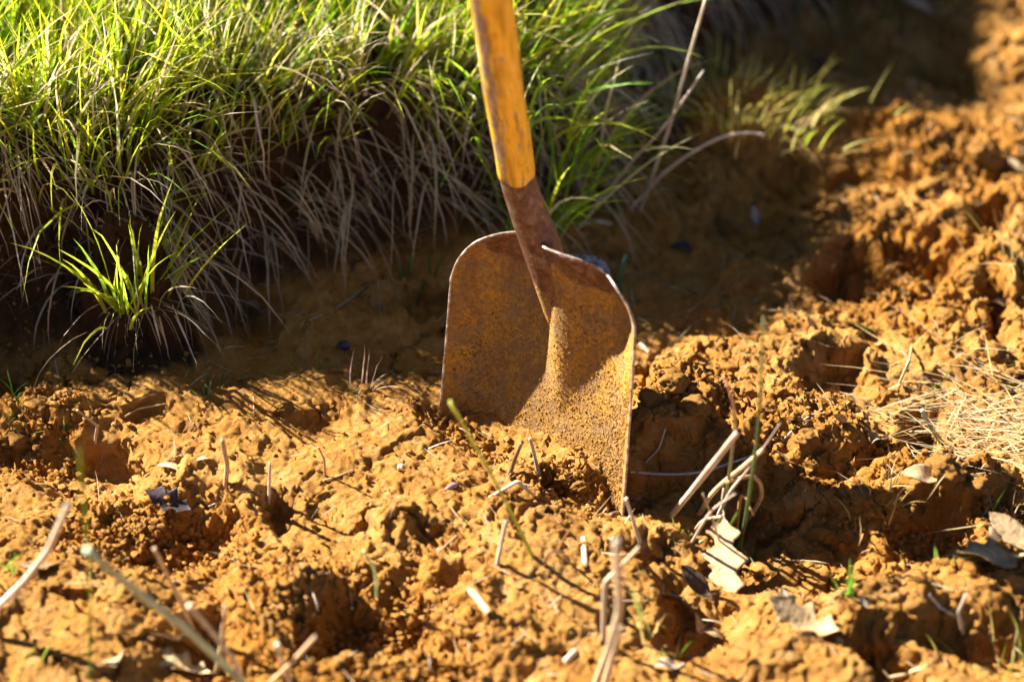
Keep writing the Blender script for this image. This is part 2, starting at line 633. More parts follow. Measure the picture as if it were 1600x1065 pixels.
def steel_material():
    """old shovel steel: brown rust, worn grey, caked with ochre soil below"""
    k = NT('rusted steel with caked soil')
    tc = k.n('TexCoord').outputs['Object']
    at = k.n('Attribute')
    at.attribute_name = 'crust'
    n1 = k.noise(tc, 30, 5, .65)
    n2 = k.noise(tc, 140, 4, .7)
    rust = k.ramp(n2, [(.25, (.045, .021, .012)), (.45, (.105, .048, .025)), (.62, (.17, .088, .048)), (.8, (.28, .19, .13))])
    worn = k.ramp(n1, [(.52, (0, 0, 0)), (.64, (1, 1, 1))])
    metal = k.mix(k.math('MULTIPLY', worn, .45), rust, (.26, .19, .145))
    cr = k.math('ADD', at.outputs['Fac'], k.math('MULTIPLY', k.math('SUBTRACT', n1, .5), .9))
    cr = k.ramp(cr, [(.44, (0, 0, 0)), (.54, (1, 1, 1))])
    n3 = k.noise(tc, 210, 6, .75)
    soil = k.ramp(n3, [(.30, (.17, .080, .018)), (.45, (.32, .155, .022)), (.56, (.46, .245, .024)), (.72, (.54, .33, .060))])
    film = k.ramp(k.noise(tc, 45, 4, .6), [(.42, (0, 0, 0)), (.62, (1, 1, 1))])
    soil = k.mix(k.math('MULTIPLY', film, .50), soil, k.mix(n3, (.12, .085, .06), (.25, .19, .13)))
    mp = k.n('Mapping')
    mp.inputs['Scale'].default_value = (1, 1, .22)
    k.l(tc, mp.inputs[0])
    smear = k.ramp(k.noise(mp.outputs[0], 38, 5, .7), [(.42, (0, 0, 0)), (.60, (1, 1, 1))])
    soil = k.mix(k.math('MULTIPLY', smear, .50), soil, (.155, .085, .040))
    c = k.mix(cr, metal, soil)
    k.l(c, k.b.inputs['Base Color'])
    rr = k.n('MapRange')
    k.l(cr, rr.inputs[0])
    rr.inputs[3].default_value = .42
    rr.inputs[4].default_value = .95
    k.l(rr.outputs[0], k.b.inputs['Roughness'])
    mm = k.n('MapRange')
    k.l(cr, mm.inputs[0])
    mm.inputs[3].default_value = .30
    mm.inputs[4].default_value = 0
    k.l(mm.outputs[0], k.b.inputs['Metallic'])
    k.b.inputs['Specular IOR Level'].default_value = .3
    h = k.mix(cr, k.math('MULTIPLY', n2, .35), k.math('ADD', k.math('MULTIPLY', n3, .8), k.math('MULTIPLY', cr, .4)))
    b = k.bump(h, .85, .0040)
    k.l(b, k.b.inputs['Normal'])
    return k.m


def worn_edge_material():
    k = NT('scuffed bare steel')
    tc = k.n('TexCoord').outputs['Object']
    n = k.noise(tc, 90, 5, .75)
    c = k.ramp(n, [(.36, (.13, .065, .035)), (.50, (.36, .27, .20)), (.66, (.68, .63, .58))])
    k.l(c, k.b.inputs['Base Color'])
    k.b.inputs['Metallic'].default_value = .55
    k.b.inputs['Roughness'].default_value = .38
    k.l(k.bump(n, .4, .0008), k.b.inputs['Normal'])
    return k.m


def handle_material():
    k = NT('worn yellow paint on wood')
    tc = k.n('TexCoord').outputs['Object']
    mp = k.n('Mapping')
    mp.inputs['Scale'].default_value = (1, 1, .12)
    k.l(tc, mp.inputs[0])
    grain = k.noise(mp.outputs[0], 260, 4, .7)
    n1 = k.noise(tc, 34, 5, .7)
    paint = k.ramp(n1, [(.3, (.64, .34, .022)), (.55, (.80, .48, .035)), (.75, (.84, .58, .12))])
    wood = k.ramp(grain, [(.3, (.13, .078, .045)), (.55, (.34, .235, .15)), (.75, (.52, .41, .30))])
    at = k.n('Attribute')
    at.attribute_name = 'wear'
    w = k.math('ADD', at.outputs['Fac'], k.math('MULTIPLY', k.math('SUBTRACT', n1, .5), 1.3))
    w = k.math('ADD', w, k.math('MULTIPLY', k.math('SUBTRACT', grain, .5), 1.6))
    w = k.ramp(w, [(.46, (0, 0, 0)), (.60, (1, 1, 1))])
    c = k.mix(w, paint, wood)
    dirt = k.ramp(k.noise(mp.outputs[0], 120, 5, .75), [(.36, (.30, .22, .16)), (.54, (1, 1, 1))])
    c = k.mix(.75, c, dirt, 'MULTIPLY')
    k.l(c, k.b.inputs['Base Color'])
    rr = k.n('MapRange')
    k.l(w, rr.inputs[0])
    rr.inputs[3].default_value = .42
    rr.inputs[4].default_value = .85
    k.l(rr.outputs[0], k.b.inputs['Roughness'])
    k.b.inputs['Specular IOR Level'].default_value = .35
    h = k.math('SUBTRACT', k.math('MULTIPLY', grain, .5), k.math('MULTIPLY', w, .6))
    k.l(k.bump(h, .6, .0012), k.b.inputs['Normal'])
    return k.m


M_STEEL = steel_material()
M_EDGE = worn_edge_material()
M_HANDLE = handle_material()


def plain(name, c0, c1, scale=200, rough=.7, bump=.001):
    k = NT(name)
    tc = k.n('TexCoord').outputs['Object']
    n = k.noise(tc, scale, 4, .65)
    k.l(k.ramp(n, [(.3, c0), (.7, c1)]), k.b.inputs['Base Color'])
    k.b.inputs['Roughness'].default_value = rough
    k.l(k.bump(n, .5, bump), k.b.inputs['Normal'])
    return k.m


M_STONE = plain('pale pebble', (.30, .23, .16), (.50, .43, .34))
M_COAL = plain('charcoal', (.010, .011, .016), (.045, .046, .06), rough=.45)
M_SEED = plain('purple brown seed', (.14, .075, .075), (.34, .22, .21), rough=.4)

# ------------------------------------------------------------------ ground
xs = np.concatenate([-np.geomspace(80, 1.75, 22), np.linspace(-1.70, -.93, 130), np.arange(-.92, .921, .0021), np.linspace(.93, 1.70, 130), np.geomspace(1.75, 80, 22)])
yy = [-.64]
while yy[-1] < 1.08:
    yy.append(yy[-1] + .0019 + .0013 * max(0, (yy[-1] + .3)))
ys = np.concatenate([-np.geomspace(80, 1.75, 22), np.linspace(-1.7, -.66, 150), np.array(yy), np.linspace(1.1, 1.9, 50), np.geomspace(2.0, 90, 24)])
X, Y = np.meshgrid(xs, ys)
Z = terrain(X, Y)
far = sstep(2.5, 12, np.sqrt(X ** 2 + Y ** 2))
Z = Z * (1 - far) + far * (.25 + .5 * perlin(X / 9, Y / 9, 77))
DB, _ = bank_all(X, Y)
# fray the steep faces sideways so that they undercut a little
sx = .010 * perlin(X / .035 + Z * 31, Y / .035, 61) + .006 * perlin(X / .012, Y / .012 + Z * 80, 62)
sy = .010 * perlin(X / .035, Y / .035 + Z * 31, 63) + .006 * perlin(X / .012 + Z * 80, Y / .012, 64)
face = sstep(-.02, .02, DB) * (1 - sstep(.07, .12, DB))
gy, gx = np.gradient(Z)
slope = np.hypot(gx / np.maximum(np.gradient(xs), 1e-6)[None, :], gy / np.maximum(np.gradient(ys), 1e-6)[:, None])
for _ in range(3):
    slope[1:-1, 1:-1] = (slope[1:-1, 1:-1] * 2 + slope[:-2, 1:-1] + slope[2:, 1:-1] + slope[1:-1, :-2] + slope[1:-1, 2:]) / 6
sx = sx + .004 * perlin(X / .005 + Z * 160, Y / .005, 66) * sstep(.6, 1.6, slope)
sy = sy + .004 * perlin(X / .005, Y / .005 + Z * 160, 67) * sstep(.6, 1.6, slope)
fr = .20 + .9 * face + .55 * sstep(.7, 1.8, slope) * (1 - face)
near = 1 - sstep(1.2, 1.7, np.maximum(np.abs(X), np.abs(Y)))
GV = np.stack([X + sx * fr * near, Y + sy * fr * near - .028 * face * sstep(.08, .22, Z), Z], -1).reshape(-1, 3)
ny, nx = X.shape
ii = (np.arange(ny - 1)[:, None] * nx + np.arange(nx - 1)[None, :])
GF = np.stack([ii, ii + 1, ii + nx + 1, ii + nx], -1).reshape(-1, 4)
me = np_mesh('ground', GV, GF)
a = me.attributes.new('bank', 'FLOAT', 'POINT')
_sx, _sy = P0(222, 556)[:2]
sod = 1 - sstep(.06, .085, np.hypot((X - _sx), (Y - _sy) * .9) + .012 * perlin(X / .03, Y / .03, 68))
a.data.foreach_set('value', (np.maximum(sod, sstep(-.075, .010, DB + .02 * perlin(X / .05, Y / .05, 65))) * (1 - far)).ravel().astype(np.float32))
a = me.attributes.new('gran', 'FLOAT', 'POINT')
a.data.foreach_set('value', gran_mask(X, Y).ravel().astype(np.float32))
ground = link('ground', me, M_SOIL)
tag(ground, 'dug orange clay ground with a cut earth bank at the back', None, None, 'structure')

# ------------------------------------------------------------------ shovel
shovel = empty('shovel', tuple(B_M), 'square blade shovel with worn yellow handle and rusty blade stuck upright in orange soil', 'shovel')


def SB(u, v, n):
    """blade coordinates -> offsets from the shovel's base"""
    u = np.asarray(u, float)[..., None]
    v = np.asarray(v, float)[..., None]
    n = np.asarray(n, float)[..., None]
    return u * w_ + v * v_ + n * n_


RC = .074
VEXT = .055      # the part of the blade below the soil line


def v_top(u):
    q = np.clip((np.abs(u) - (W / 2 - RC)) / RC, 0, 1)
    return LSH + .062 * np.sqrt(np.clip(1 - q ** 2.1, 0, 1)) + .010 * (1 - np.clip(np.abs(u) / (W / 2), 0, 1))


RIDGE_C = .012


def lean_c(tr):
    return RIDGE_C * (1 - .75 * tr)


def dish(u, v):
    vt = v_top(u)
    k = np.clip((v + VEXT) / (LSH + VEXT), 0, 1.2)
    ds = W / 2 - np.abs(u)
    dt = np.clip(vt - v, 0, 1)
    # distance to the rounded outline
    cx = np.clip(np.abs(u) - (W / 2 - RC), 0, None)
    cy = np.clip(v - (LSH - .008), 0, None)
    dc = RC - np.sqrt(cx ** 2 + cy ** 2)
    d = np.where((cx > 0) & (cy > 0), np.clip(dc, 0, None), np.minimum(ds, dt * 1.0))
    depth = .015 + .027 * np.clip(k, 0, 1) ** 1.2
    rng_ = .055
    e = np.clip(1 - d / rng_, 0, 1)
    # gentle overall cupping across the blade as well
    cup = .010 * (u / (W / 2)) ** 2 * (.4 + .6 * k)
    topk = np.where(dt < ds, .55 + .45 * (1 - sstep(.02, .065, ds)), 1.0)
    z = depth * e ** 2.2 * topk + cup
    # socket ridge pressed into the blade
    tr = np.clip((v - .070) / (LSH + .05 - .070), 0, 1)
    hr = .043 * tr ** 1.1
    sg = (.0105 + .0125 * tr) * np.where(u > lean_c(tr), 1 + 2.3 * tr, 1.0)
    lean = lean_c(tr)
    z = z + hr * np.exp(-np.abs((u - lean) / sg) ** 2.0)
    return z


nu, nv = 81, 91
su = np.linspace(-1, 1, nu)
uu = np.sin(su * math.pi / 2 * .92) / math.sin(math.pi / 2 * .92) * W / 2
tt = np.linspace(0, 1, nv)
U = np.repeat(uu[None, :], nv, 0)
VT = v_top(U)
Vv = -VEXT + tt[:, None] * (VT + VEXT)
taper = 1 + .075 * np.clip(1 - (Vv + VEXT) / (LSH + VEXT), 0, 1) - .012
Nn = dish(U, Vv)
# the working edge is a bit uneven and bent
TH = .0018
front = SB(U * taper, Vv, Nn)
# real normals for thickness
du = np.gradient(front, axis=1)
dv = np.gradient(front, axis=0)
nn = np.cross(du, dv)
nn /= np.linalg.norm(nn, axis=2)[..., None] + 1e-12
nn *= np.sign((nn @ n_))[..., None]
back = front - nn * TH
Vb = np.concatenate([front.reshape(-1, 3), back.reshape(-1, 3)])
i0 = (np.arange(nv - 1)[:, None] * nu + np.arange(nu - 1)[None, :])
Ff = np.stack([i0, i0 + 1, i0 + nu + 1, i0 + nu], -1).reshape(-1, 4)
off = nu * nv
Fb = np.stack([i0, i0 + nu, i0 + nu + 1, i0 + 1], -1).reshape(-1, 4) + off
loop = np.concatenate([np.arange(nu), np.arange(1, nv) * nu + nu - 1, (nv - 1) * nu + np.arange(nu - 2, -1, -1), np.arange(nv - 2, 0, -1) * nu])
lk = np.roll(loop, -1)
Fr = np.stack([loop, loop + off, lk + off, lk], -1)
me = np_mesh('blade', Vb, np.concatenate([Ff, Fb, Fr]))
crust = (1 - sstep(.150, .255, Vv - .05 * np.abs(U) / (W / 2) + .03 * perlin(U / .05, Vv / .05, 71) - .05 * np.exp(-((U - .01) / .012) ** 2)))
crust = np.clip(crust * 1.1, 0, 1)
a = me.attributes.new('crust', 'FLOAT', 'POINT')
a.data.foreach_set('value', np.concatenate([crust.ravel(), crust.ravel() * .5]).astype(np.float32))
blade = link('blade', me, M_STEEL, shovel)

# bare rim running round the blade's sides and top
rim_idx = np.concatenate([np.arange(0, nv) * nu, (nv - 1) * nu + np.arange(1, nu), np.arange(nv - 2, -1, -1) * nu + nu - 1])
rim = (front.reshape(-1, 3) * .5 + back.reshape(-1, 3) * .5)[rim_idx]
V, F = tube_arrays(rim, .0016, 6)
me = np_mesh('blade_rim', V, F)
link('blade_rim', me, M_EDGE, blade)

# turned-back foot steps on both shoulders
for sgn in (-1, 1):
    q = np.linspace(.020, W / 2 - (.034 if sgn > 0 else .046), 26)
    us = sgn * q
    vt = v_top(us)
    nd = dish(us, vt)
    prof = np.sin(np.clip((q - q[0]) / (q[-1] - q[0]), 0, 1) * math.pi) ** 1.1 * (.012 if sgn > 0 else .007) + .0004
    rows = []
    for s in np.linspace(0, 1, 5):
        ang = s * 1.5
        rows.append(SB(us, vt - .0006 + prof * .60 * s, nd - prof * .85 * math.sin(ang)))
    top = np.array(rows)
    bot = top - v_ * .0016
    V = np.concatenate([top.reshape(-1, 3), bot.reshape(-1, 3)])
    m, nq = 5, len(q)
    i1 = (np.arange(m - 1)[:, None] * nq + np.arange(nq - 1)[None, :])
    Fa = np.stack([i1, i1 + 1, i1 + nq + 1, i1 + nq], -1).reshape(-1, 4)
    lp = np.concatenate([np.arange(nq), np.arange(1, m) * nq + nq - 1, (m - 1) * nq + np.arange(nq - 2, -1, -1), np.arange(m - 2, 0, -1) * nq])
    l2 = np.roll(lp, -1)
    me = np_mesh('foot_step', V, np.concatenate([Fa, Fa[:, ::-1] + m * nq, np.stack([lp, lp + m * nq, l2 + m * nq, l2], -1)]))
    link('foot_step', me, M_EDGE, shovel)

# socket: a tapered tube growing out of the blade's ridge and bending forward into the handle


def on_blade(px, py, n):
    """point on the ray of a photo pixel, n metres in front of the blade's plane (from the shovel's base)"""
    d = ray(px, py)
    q = B_M + n_ * n - CAM
    return CAM + d * ((q @ n_) / (d @ n_)) - B_M


H0 = on_blade(807, 273, .080)
H1 = at_depth(767, 0, ((H0 + B_M - CAM) @ FWD) - .195) - B_M
hdir = (H1 - H0) / np.linalg.norm(H1 - H0)
spx = [(866, 520, -.007), (867, 482, .004), (862, 440, .0215), (848, 390, .040), (827, 335, .059)]
path = spline([on_blade(*q) for q in spx] + [H0, H0 + hdir * .02], 8)
tpar = np.linspace(0, 1, len(path))
srad = np.interp(tpar, [0, .16, .33, .5, .66, .83, 1], [.005, .0130, .0195, .0212, .0196, .0184, .0178])
V, F = tube_arrays(path, srad, 28)
me = np_mesh('socket', V, F)
cs = np.interp(np.repeat(tpar, 28), [0, .15, .30, .45, 1], [1, .9, .55, .2, .05])
cs = np.concatenate([cs, [1, 0]])
a = me.attributes.new('crust', 'FLOAT', 'POINT')
a.data.foreach_set('value', cs.astype(np.float32))
socket = link('socket', me, M_STEEL, shovel)
# small rivet head at the side of the socket
rp = H0 - hdir * .012
side = np.cross(hdir, n_)
side /= np.linalg.norm(side)
rv = rp + side * .0185
V, F = tube_arrays([rv - side * .002, rv + side * .0012, rv + side * .002], [.0045, .004, .002], 10)
link('rivet', np_mesh('rivet', V, F), M_STEEL, socket)

# handle in its own frame: local z runs up the shaft
HL = 1.02
ns, sd = 160, 40
zz = np.linspace(0, HL, ns)
an = np.linspace(0, 2 * math.pi, sd, endpoint=False)
hr = np.interp(zz, [0, .003, .012, .3, .9, HL - .02, HL], [.0172, .0192, .0198, .0205, .0185, .0185, .012])
fac = 1 - .018 * np.cos(an * 8)                    # faint flats of a shaved shaft
hv = np.stack([hr[:, None] * fac * np.cos(an)[None], hr[:, None] * fac * np.sin(an)[None], np.repeat(zz[:, None], sd, 1)], -1)
hv[..., 2] += (np.where(np.arange(ns) < 4, 1, 0)[:, None] * (.0022 * np.sin(an * 2 + 1) + .0016 * np.sin(an * 5)))[:, :]
hv[..., :2] += (.0006 * np.sin(zz * 37)[:, None, None])
i2 = np.arange(ns - 1)[:, None] * sd
j2 = np.arange(sd)[None]
k2 = (j2 + 1) % sd
F = np.stack([i2 + j2, i2 + k2, i2 + sd + k2, i2 + sd + j2], -1).reshape(-1, 4)
Vh = np.concatenate([hv.reshape(-1, 3), [[0, 0, 0], [0, 0, HL]]])
jj = np.arange(sd)
kk = (jj + 1) % sd
caps = np.concatenate([np.stack([np.full(sd, ns * sd), kk, jj], -1), np.stack([np.full(sd, ns * sd + 1), (ns - 1) * sd + jj, (ns - 1) * sd + kk], -1)])
me = np_mesh('handle', Vh, [F, caps])
hz = Vector(hdir)
toc = Vector(CAM - (B_M + H0))
hy = -(toc - hz * toc.dot(hz)).normalized()      # local -y looks to the photographer's side
hx = hy.cross(hz)
wear = .46 * np.exp(-((((an - math.pi * 1.27 + math.pi) % (2 * math.pi)) - math.pi) / .40) ** 2)[None, :] * np.interp(zz, [0, .05, .35, 1], [.9, 1, 1, .8])[:, None]
wear = wear + .22 * np.exp(-((((an - math.pi * 1.62 + math.pi) % (2 * math.pi)) - math.pi) / .30) ** 2)[None, :] * np.exp(-((zz - .075) / .05) ** 2)[:, None] + .24
wear += .3 * np.exp(-zz / .004)[:, None]
a = me.attributes.new('wear', 'FLOAT', 'POINT')
a.data.foreach_set('value', np.concatenate([wear.ravel(), [.5, .5]]).astype(np.float32))
handle = link('handle', me, M_HANDLE, shovel)
handle.matrix_basis = Matrix((hx, hy, hz)).transposed().to_4x4()
handle.location = Vector(H0 - hdir * .002)


# ------------------------------------------------------------------ crumbs and clods
def ico(sub=1):
    import bmesh
    bm = bmesh.new()
    bmesh.ops.create_icosphere(bm, subdivisions=sub, radius=1)
    v = np.array([x.co[:] for x in bm.verts])
    f = np.array([[q.index for q in p.verts] for p in bm.faces])
    bm.free()
    return v, f


IV, IF = ico(1)


def crumbs(centres, size):
    n = len(centres)
    k = len(IV)
    sc = size[:, None, None] * RNG.uniform(.45, 1.35, (n, k, 1)) * RNG.uniform(.7, 1.2, (n, 1, 3))
    V = centres[:, None, :] + IV[None] * sc
    F = (np.arange(n) * k)[:, None, None] + IF[None]
    return V.reshape(-1, 3), F.reshape(-1, 3)


cc = []
ss = []
for (cx, cy, rx, ry) in _G:
    m = min(int(2600 * rx * ry / .006), 1000)
    q = RNG.normal(0, .5, (m, 2))
    x = cx + q[:, 0] * rx
    y = cy + q[:, 1] * ry
    s = .0007 + .0046 * RNG.uniform(0, 1, m) ** 3
    cc.append(np.stack([x, y, terrain(x, y) + s * .45], -1))
    ss.append(s)
for (cx, cy, rr, dz) in CORR[:-1]:
    m = 110
    x = cx + RNG.normal(0, .016, m) + .006 * nh[0]
    y = cy + RNG.normal(0, .010, m) + .006 * nh[1]
    s = .0008 + .0042 * RNG.uniform(0, 1, m) ** 2.5
    cc.append(np.stack([x, y, terrain(x, y) + s * .5], -1))
    ss.append(s)
m = 26000
x = RNG.uniform(-.85, .9, m)
y = RNG.uniform(-.6, .9, m)
keep = bank_all(x, y)[0] < .03
x, y = x[keep], y[keep]
s = .0005 + .0030 * RNG.uniform(0, 1, len(x)) ** 4
cc.append(np.stack([x, y, terrain(x, y) + s * .3], -1))
ss.append(s)
V, F = crumbs(np.concatenate(cc), np.concatenate(ss))
o = link('soil_crumbs', np_mesh('soil_crumbs', V, F, False), M_CLOD)
tag(o, 'loose crumbs of orange clay strewn over the dug ground', 'soil crumbs', None, 'stuff')

# grit stuck to the blade
m = 6000
u = (RNG.beta(1.5, 1.0, m) * 2 - 1) * W / 2 * .97
v = RNG.beta(1.2, 1.9, m) * .235 - .01
v = np.minimum(v, v_top(u) - .012)
s = RNG.uniform(.0006, .0012, m) * RNG.choice([1, 1, 1, 1, 1, 1.7], m)
V, F = crumbs(SB(u, v, dish(u, v) - s * .25), s)
o = link('soil_grit', np_mesh('soil_grit', V, F), M_CLOD, blade)
o['kind'] = 'stuff'

# clods that can be told apart
CV, CF = ico(4)
clod_meshes = []
for k in range(5):
    q = []
    for p in CV:
        vv = Vector(p)
        r = 1 + .38 * mnoise.noise(vv * 1.3 + Vector((k * 9, 0, 0))) + .22 * mnoise.noise(vv * 3.1 + Vector((0, k * 7, 0))) + .13 * mnoise.noise(vv * 7 + Vector((0, 0, k * 5))) + .07 * mnoise.noise(vv * 15)
        q.append(vv * r)
    me = np_mesh('clod', np.array(q), CF)
    me.materials.append(M_CLOD)
    clod_meshes.append(me)
CLODS = [(152, 592, 17, 'clod on the shade line at the back of the left mound'), (30, 690, 22, 'clod at the far left edge above the dark hollow'), (1052, 603, 26, 'big crumbly clod beside the right edge of the shovel blade'),
         (1085, 640, 22, 'clod in front of the big crumbly clod right of the blade'), (1018, 628, 18, 'clod touching the gap at the right edge of the blade'), (1262, 688, 20, 'clod at the end of the thin grey straw'),
         (1225, 745, 18, 'clod under the tan leaf right of the rushes'), (1432, 955, 24, 'large smooth clod near the bottom on the right'), (1412, 868, 18, 'clod on the edge of the shovel shadow by the dark blue scrap'),
         (1478, 742, 28, 'largest clod, below the straw mat'), (1525, 765, 24, 'clod right of the largest clod below the straw mat'), (1308, 268, 24, 'clod on the shade line at upper right'),
         (1455, 300, 22, 'sunlit clod high on the right slope'), (1395, 335, 20, 'clod by the grey leaf scrap on the upper right lumps'), (1252, 252, 18, 'half shaded clod left of the upper right lumps'),
         (1130, 690, 14, 'small clod behind the pinkish rush stalk'), (1300, 330, 22, 'clod above the dark pit on the upper right'), (1540, 250, 26, 'big clod near the upper right edge'),
         (1480, 505, 20, 'clod right of the tiny tan leaf'), (1560, 560, 22, 'clod at the right edge above the straw mat'), (1395, 500, 16, 'clod right of the yellow green leaf'), (1350, 780, 22, 'clod below the spiky straw tuft'),
         (1420, 800, 18, 'clod above the dark hole at lower right'), (1520, 440, 20, 'clod left of the thin yellowish tuft'), (1320, 400, 14, 'small clod in the pit on the upper right'), (905, 765, 15, 'crumbly clod leaning on the foot of the blade'),
         (250, 760, 13, 'small clod on the left mound behind the purple leaf'), (60, 640, 16, 'clod in the half shade at the far left'), (440, 640, 15, 'clod on the crest of the mound'), (820, 745, 12, 'small clod behind the bent straw at the blade foot'),
         (1230, 905, 18, 'clod in shadow left of the green seedling'), (1200, 640, 15, 'clod on the lit slope by the tall green rush')]
for i, (px, py, r, lab) in enumerate(CLODS):
    p = hit(px, py)
    k = np.linalg.norm(p - CAM) / FPX
    o = bpy.data.objects.new('soil_clod', clod_meshes[i % 5])
    COL.objects.link(o)
    s = r * k
    o.location = (p[0], p[1] + s * .3, p[2] + s * .15)
    o.scale = (s, s * random.uniform(.8, 1.1), s * random.uniform(.6, .85))
    o.rotation_euler = (random.uniform(-.5, .5), random.uniform(-.5, .5), random.uniform(0, 6))
    tag(o, 'orange clay ' + lab, 'clod', 'clay lumps on the dug ground')


# ------------------------------------------------------------------ grass on the bank
def pick(palette, n, jit=.16):
    c = np.array(palette)[RNG.integers(0, len(palette), n)]
    return np.clip(c * (1 + RNG.normal(0, jit, (n, 1))) * (1 + RNG.normal(0, .06, (n, 3))), .004, .9)


GREENS = [(.43, .56, .015), (.50, .60, .02), (.32, .50, .015), (.60, .64, .03), (.25, .44, .015), (.62, .60, .07), (.15, .32, .02)]
DRIES = [(.54, .43, .26), (.44, .34, .21), (.62, .53, .38), (.34, .25, .15), (.56, .51, .44)]


def scatter_bank(n, dmin, dmax, xr, yr):
    x = RNG.uniform(*xr, n)
    y = RNG.uniform(*yr, n)
    d, _ = bank_all(x, y)
    k = (d > dmin) & (d < dmax)
    x, y, d = x[k], y[k], d[k]
    return x, y, d


def bank_lip(n, xr, yr, lo, hi):
    return scatter_bank(n, lo, hi, xr, yr)


def outward(x, y):
    e = .01
    gx = bank_all(x + e, y)[0] - bank_all(x - e, y)[0]
    gy = bank_all(x, y + e)[0] - bank_all(x, y - e)[0]
    return np.arctan2(-gy, -gx)


def clump(x, y, s):
    f1, f2, c = worley(x / .055, y / .055, s)
    return f1, c


def make_grass(name, n, xr, yr, dmin, lens, nseg, width, label):
    x, y, d = scatter_bank(n, dmin, 9, xr, yr)
    f1, c = clump(x, y, 91)
    keep = RNG.uniform(0, 1, len(x)) > sstep(.35, .75, f1) * .75
    x, y, d, c = x[keep], y[keep], d[keep], c[keep]
    n = len(x)
    z = terrain(x, y) - .004
    root = np.stack([x, y, z], -1)
    az = outward(x, y) * 0 + RNG.uniform(0, 2 * math.pi, n)
    # clumps share a lean; blades near the lip lean out over it
    caz = c * 2 * math.pi * 3
    lipk = 1 - sstep(.06, .22, d)
    oa = outward(x, y)
    vx = np.cos(az) * .55 + np.cos(caz) * .6 + np.cos(oa) * lipk * .7 + .22
    vy = np.sin(az) * .55 + np.sin(caz) * .6 + np.sin(oa) * lipk * .7
    az = np.arctan2(vy, vx)
    L = RNG.uniform(*lens, n) * (.75 + .5 * c) * (1 - .5 * sstep(.04, .16, x) * (x < .6))
    th0 = np.abs(RNG.normal(.15, .26, n)) + lipk * .2
    th1 = th0 + np.abs(RNG.normal(.30, .34, n)) + lipk * RNG.uniform(0, .9, n) * (RNG.uniform(0, 1, n) < .6)
    dead = RNG.uniform(0, 1, n) < .08 + .22 * lipk
    col = np.where(dead[:, None], pick(DRIES, n), pick(GREENS, n))
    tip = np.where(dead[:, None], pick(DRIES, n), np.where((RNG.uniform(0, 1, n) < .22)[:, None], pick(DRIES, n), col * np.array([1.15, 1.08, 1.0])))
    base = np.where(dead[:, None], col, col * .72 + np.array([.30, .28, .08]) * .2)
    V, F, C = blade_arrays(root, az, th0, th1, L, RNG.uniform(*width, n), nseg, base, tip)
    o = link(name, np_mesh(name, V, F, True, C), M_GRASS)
    tag(o, label, 'grass', None, 'stuff')
    return o


make_grass('grass', 52000, (-1.05, .55), (.02, 1.25), .040, (.06, .20), 5, (.0018, .0050), 'bright green grass growing thick on top of the earth bank')
make_grass('distant_grass', 30000, (-2.6, 2.6), (-.4, 3.0), .08, (.07, .16), 3, (.004, .008), 'green meadow grass on the bank beyond and beside the near turf')


def hanging(name, n, lo, hi, xr, yr, lens, pal, width, mat, label, th=(1.0, 2.9)):
    x, y, d = bank_lip(n, xr, yr, lo, hi)
    f1, c = clump(x * 1.1, y * 1.1, 95)
    kp = RNG.uniform(0, 1, len(x)) > np.where(c < .45, .55, .15) 
    x, y, c = x[kp], y[kp], c[kp]
    n = len(x)
    z = terrain(x, y) - .002
    az = outward(x, y) + RNG.normal(0, .6, n) + (c - .6) * 3.4
    L = RNG.uniform(*lens, n) * (.55 + .7 * c)
    th0 = RNG.uniform(th[0] - .35, th[0] + .45, n)
    th1 = np.minimum(RNG.normal(th[1], .22, n), 3.1)
    col = pick(pal, n, .22)
    V, F, C = blade_arrays(np.stack([x, y, z], -1), az, th0, th1, L, RNG.uniform(*width, n), 7, col, pick(pal, n, .2), None, .65)
    o = link(name, np_mesh(name, V, F, True, C), mat)
    return tag(o, label, 'grass', None, 'stuff')


hanging('dry_grass', 30000, .012, .11, (-1.05, .42), (-.05, .95), (.03, .20), DRIES, (.0014, .0034), M_DRY, 'pale dry grass hanging over the face of the earth bank')
hanging('trailing_grass', 5200, .05, .12, (-1.05, .42), (-.05, .95), (.08, .17), GREENS, (.002, .0038), M_GRASS, 'green blades arching out from the lip of the bank', (.6, 2.2))
ROOTS = [(.16, .10, .06), (.10, .06, .035), (.22, .15, .09)]
hanging('roots', 9000, .0, .07, (-1.05, .42), (-.05, .95), (.03, .10), ROOTS, (.0007, .0016), M_DRY, 'fine brown roots dangling from the cut face of the bank', (1.5, 2.9))


# ------------------------------------------------------------------ single stems, tufts, leaves
def colarr(n, c0, c1=None):
    c0 = np.array(c0)
    c1 = c0 if c1 is None else np.array(c1)
    t = np.linspace(0, 1, n)[:, None]
    return c0 * (1 - t) + c1 * t


def stem_points(pp):
    """pp: list of (px, py, up) -- up None: lies on the ground there; number: metres nearer (-) or farther (+) than the base in y"""
    base = None
    pts = []
    for q in pp:
        px, py = q[0], q[1]
        up = q[2] if len(q) > 2 else None
        if up is None:
            p = hit(px, py)
            p = p + np.array([0, 0, .0015])
            if base is None:
                base = p
        else:
            p = at_y(px, py, base[1] + up)
            g = float(terrain(np.array([p[0]]), np.array([p[1]]))[0])
            p[2] = max(p[2], g + .001)
        pts.append(p)
    return np.array(pts), base


PALE = (.54, .45, .34)
TAN = (.50, .36, .20)
BRN = (.20, .105, .055)
PINK = (.60, .47, .38)
GRN = (.14, .22, .04)
TEAL = (.33, .38, .24)
GREY = (.36, .33, .30)


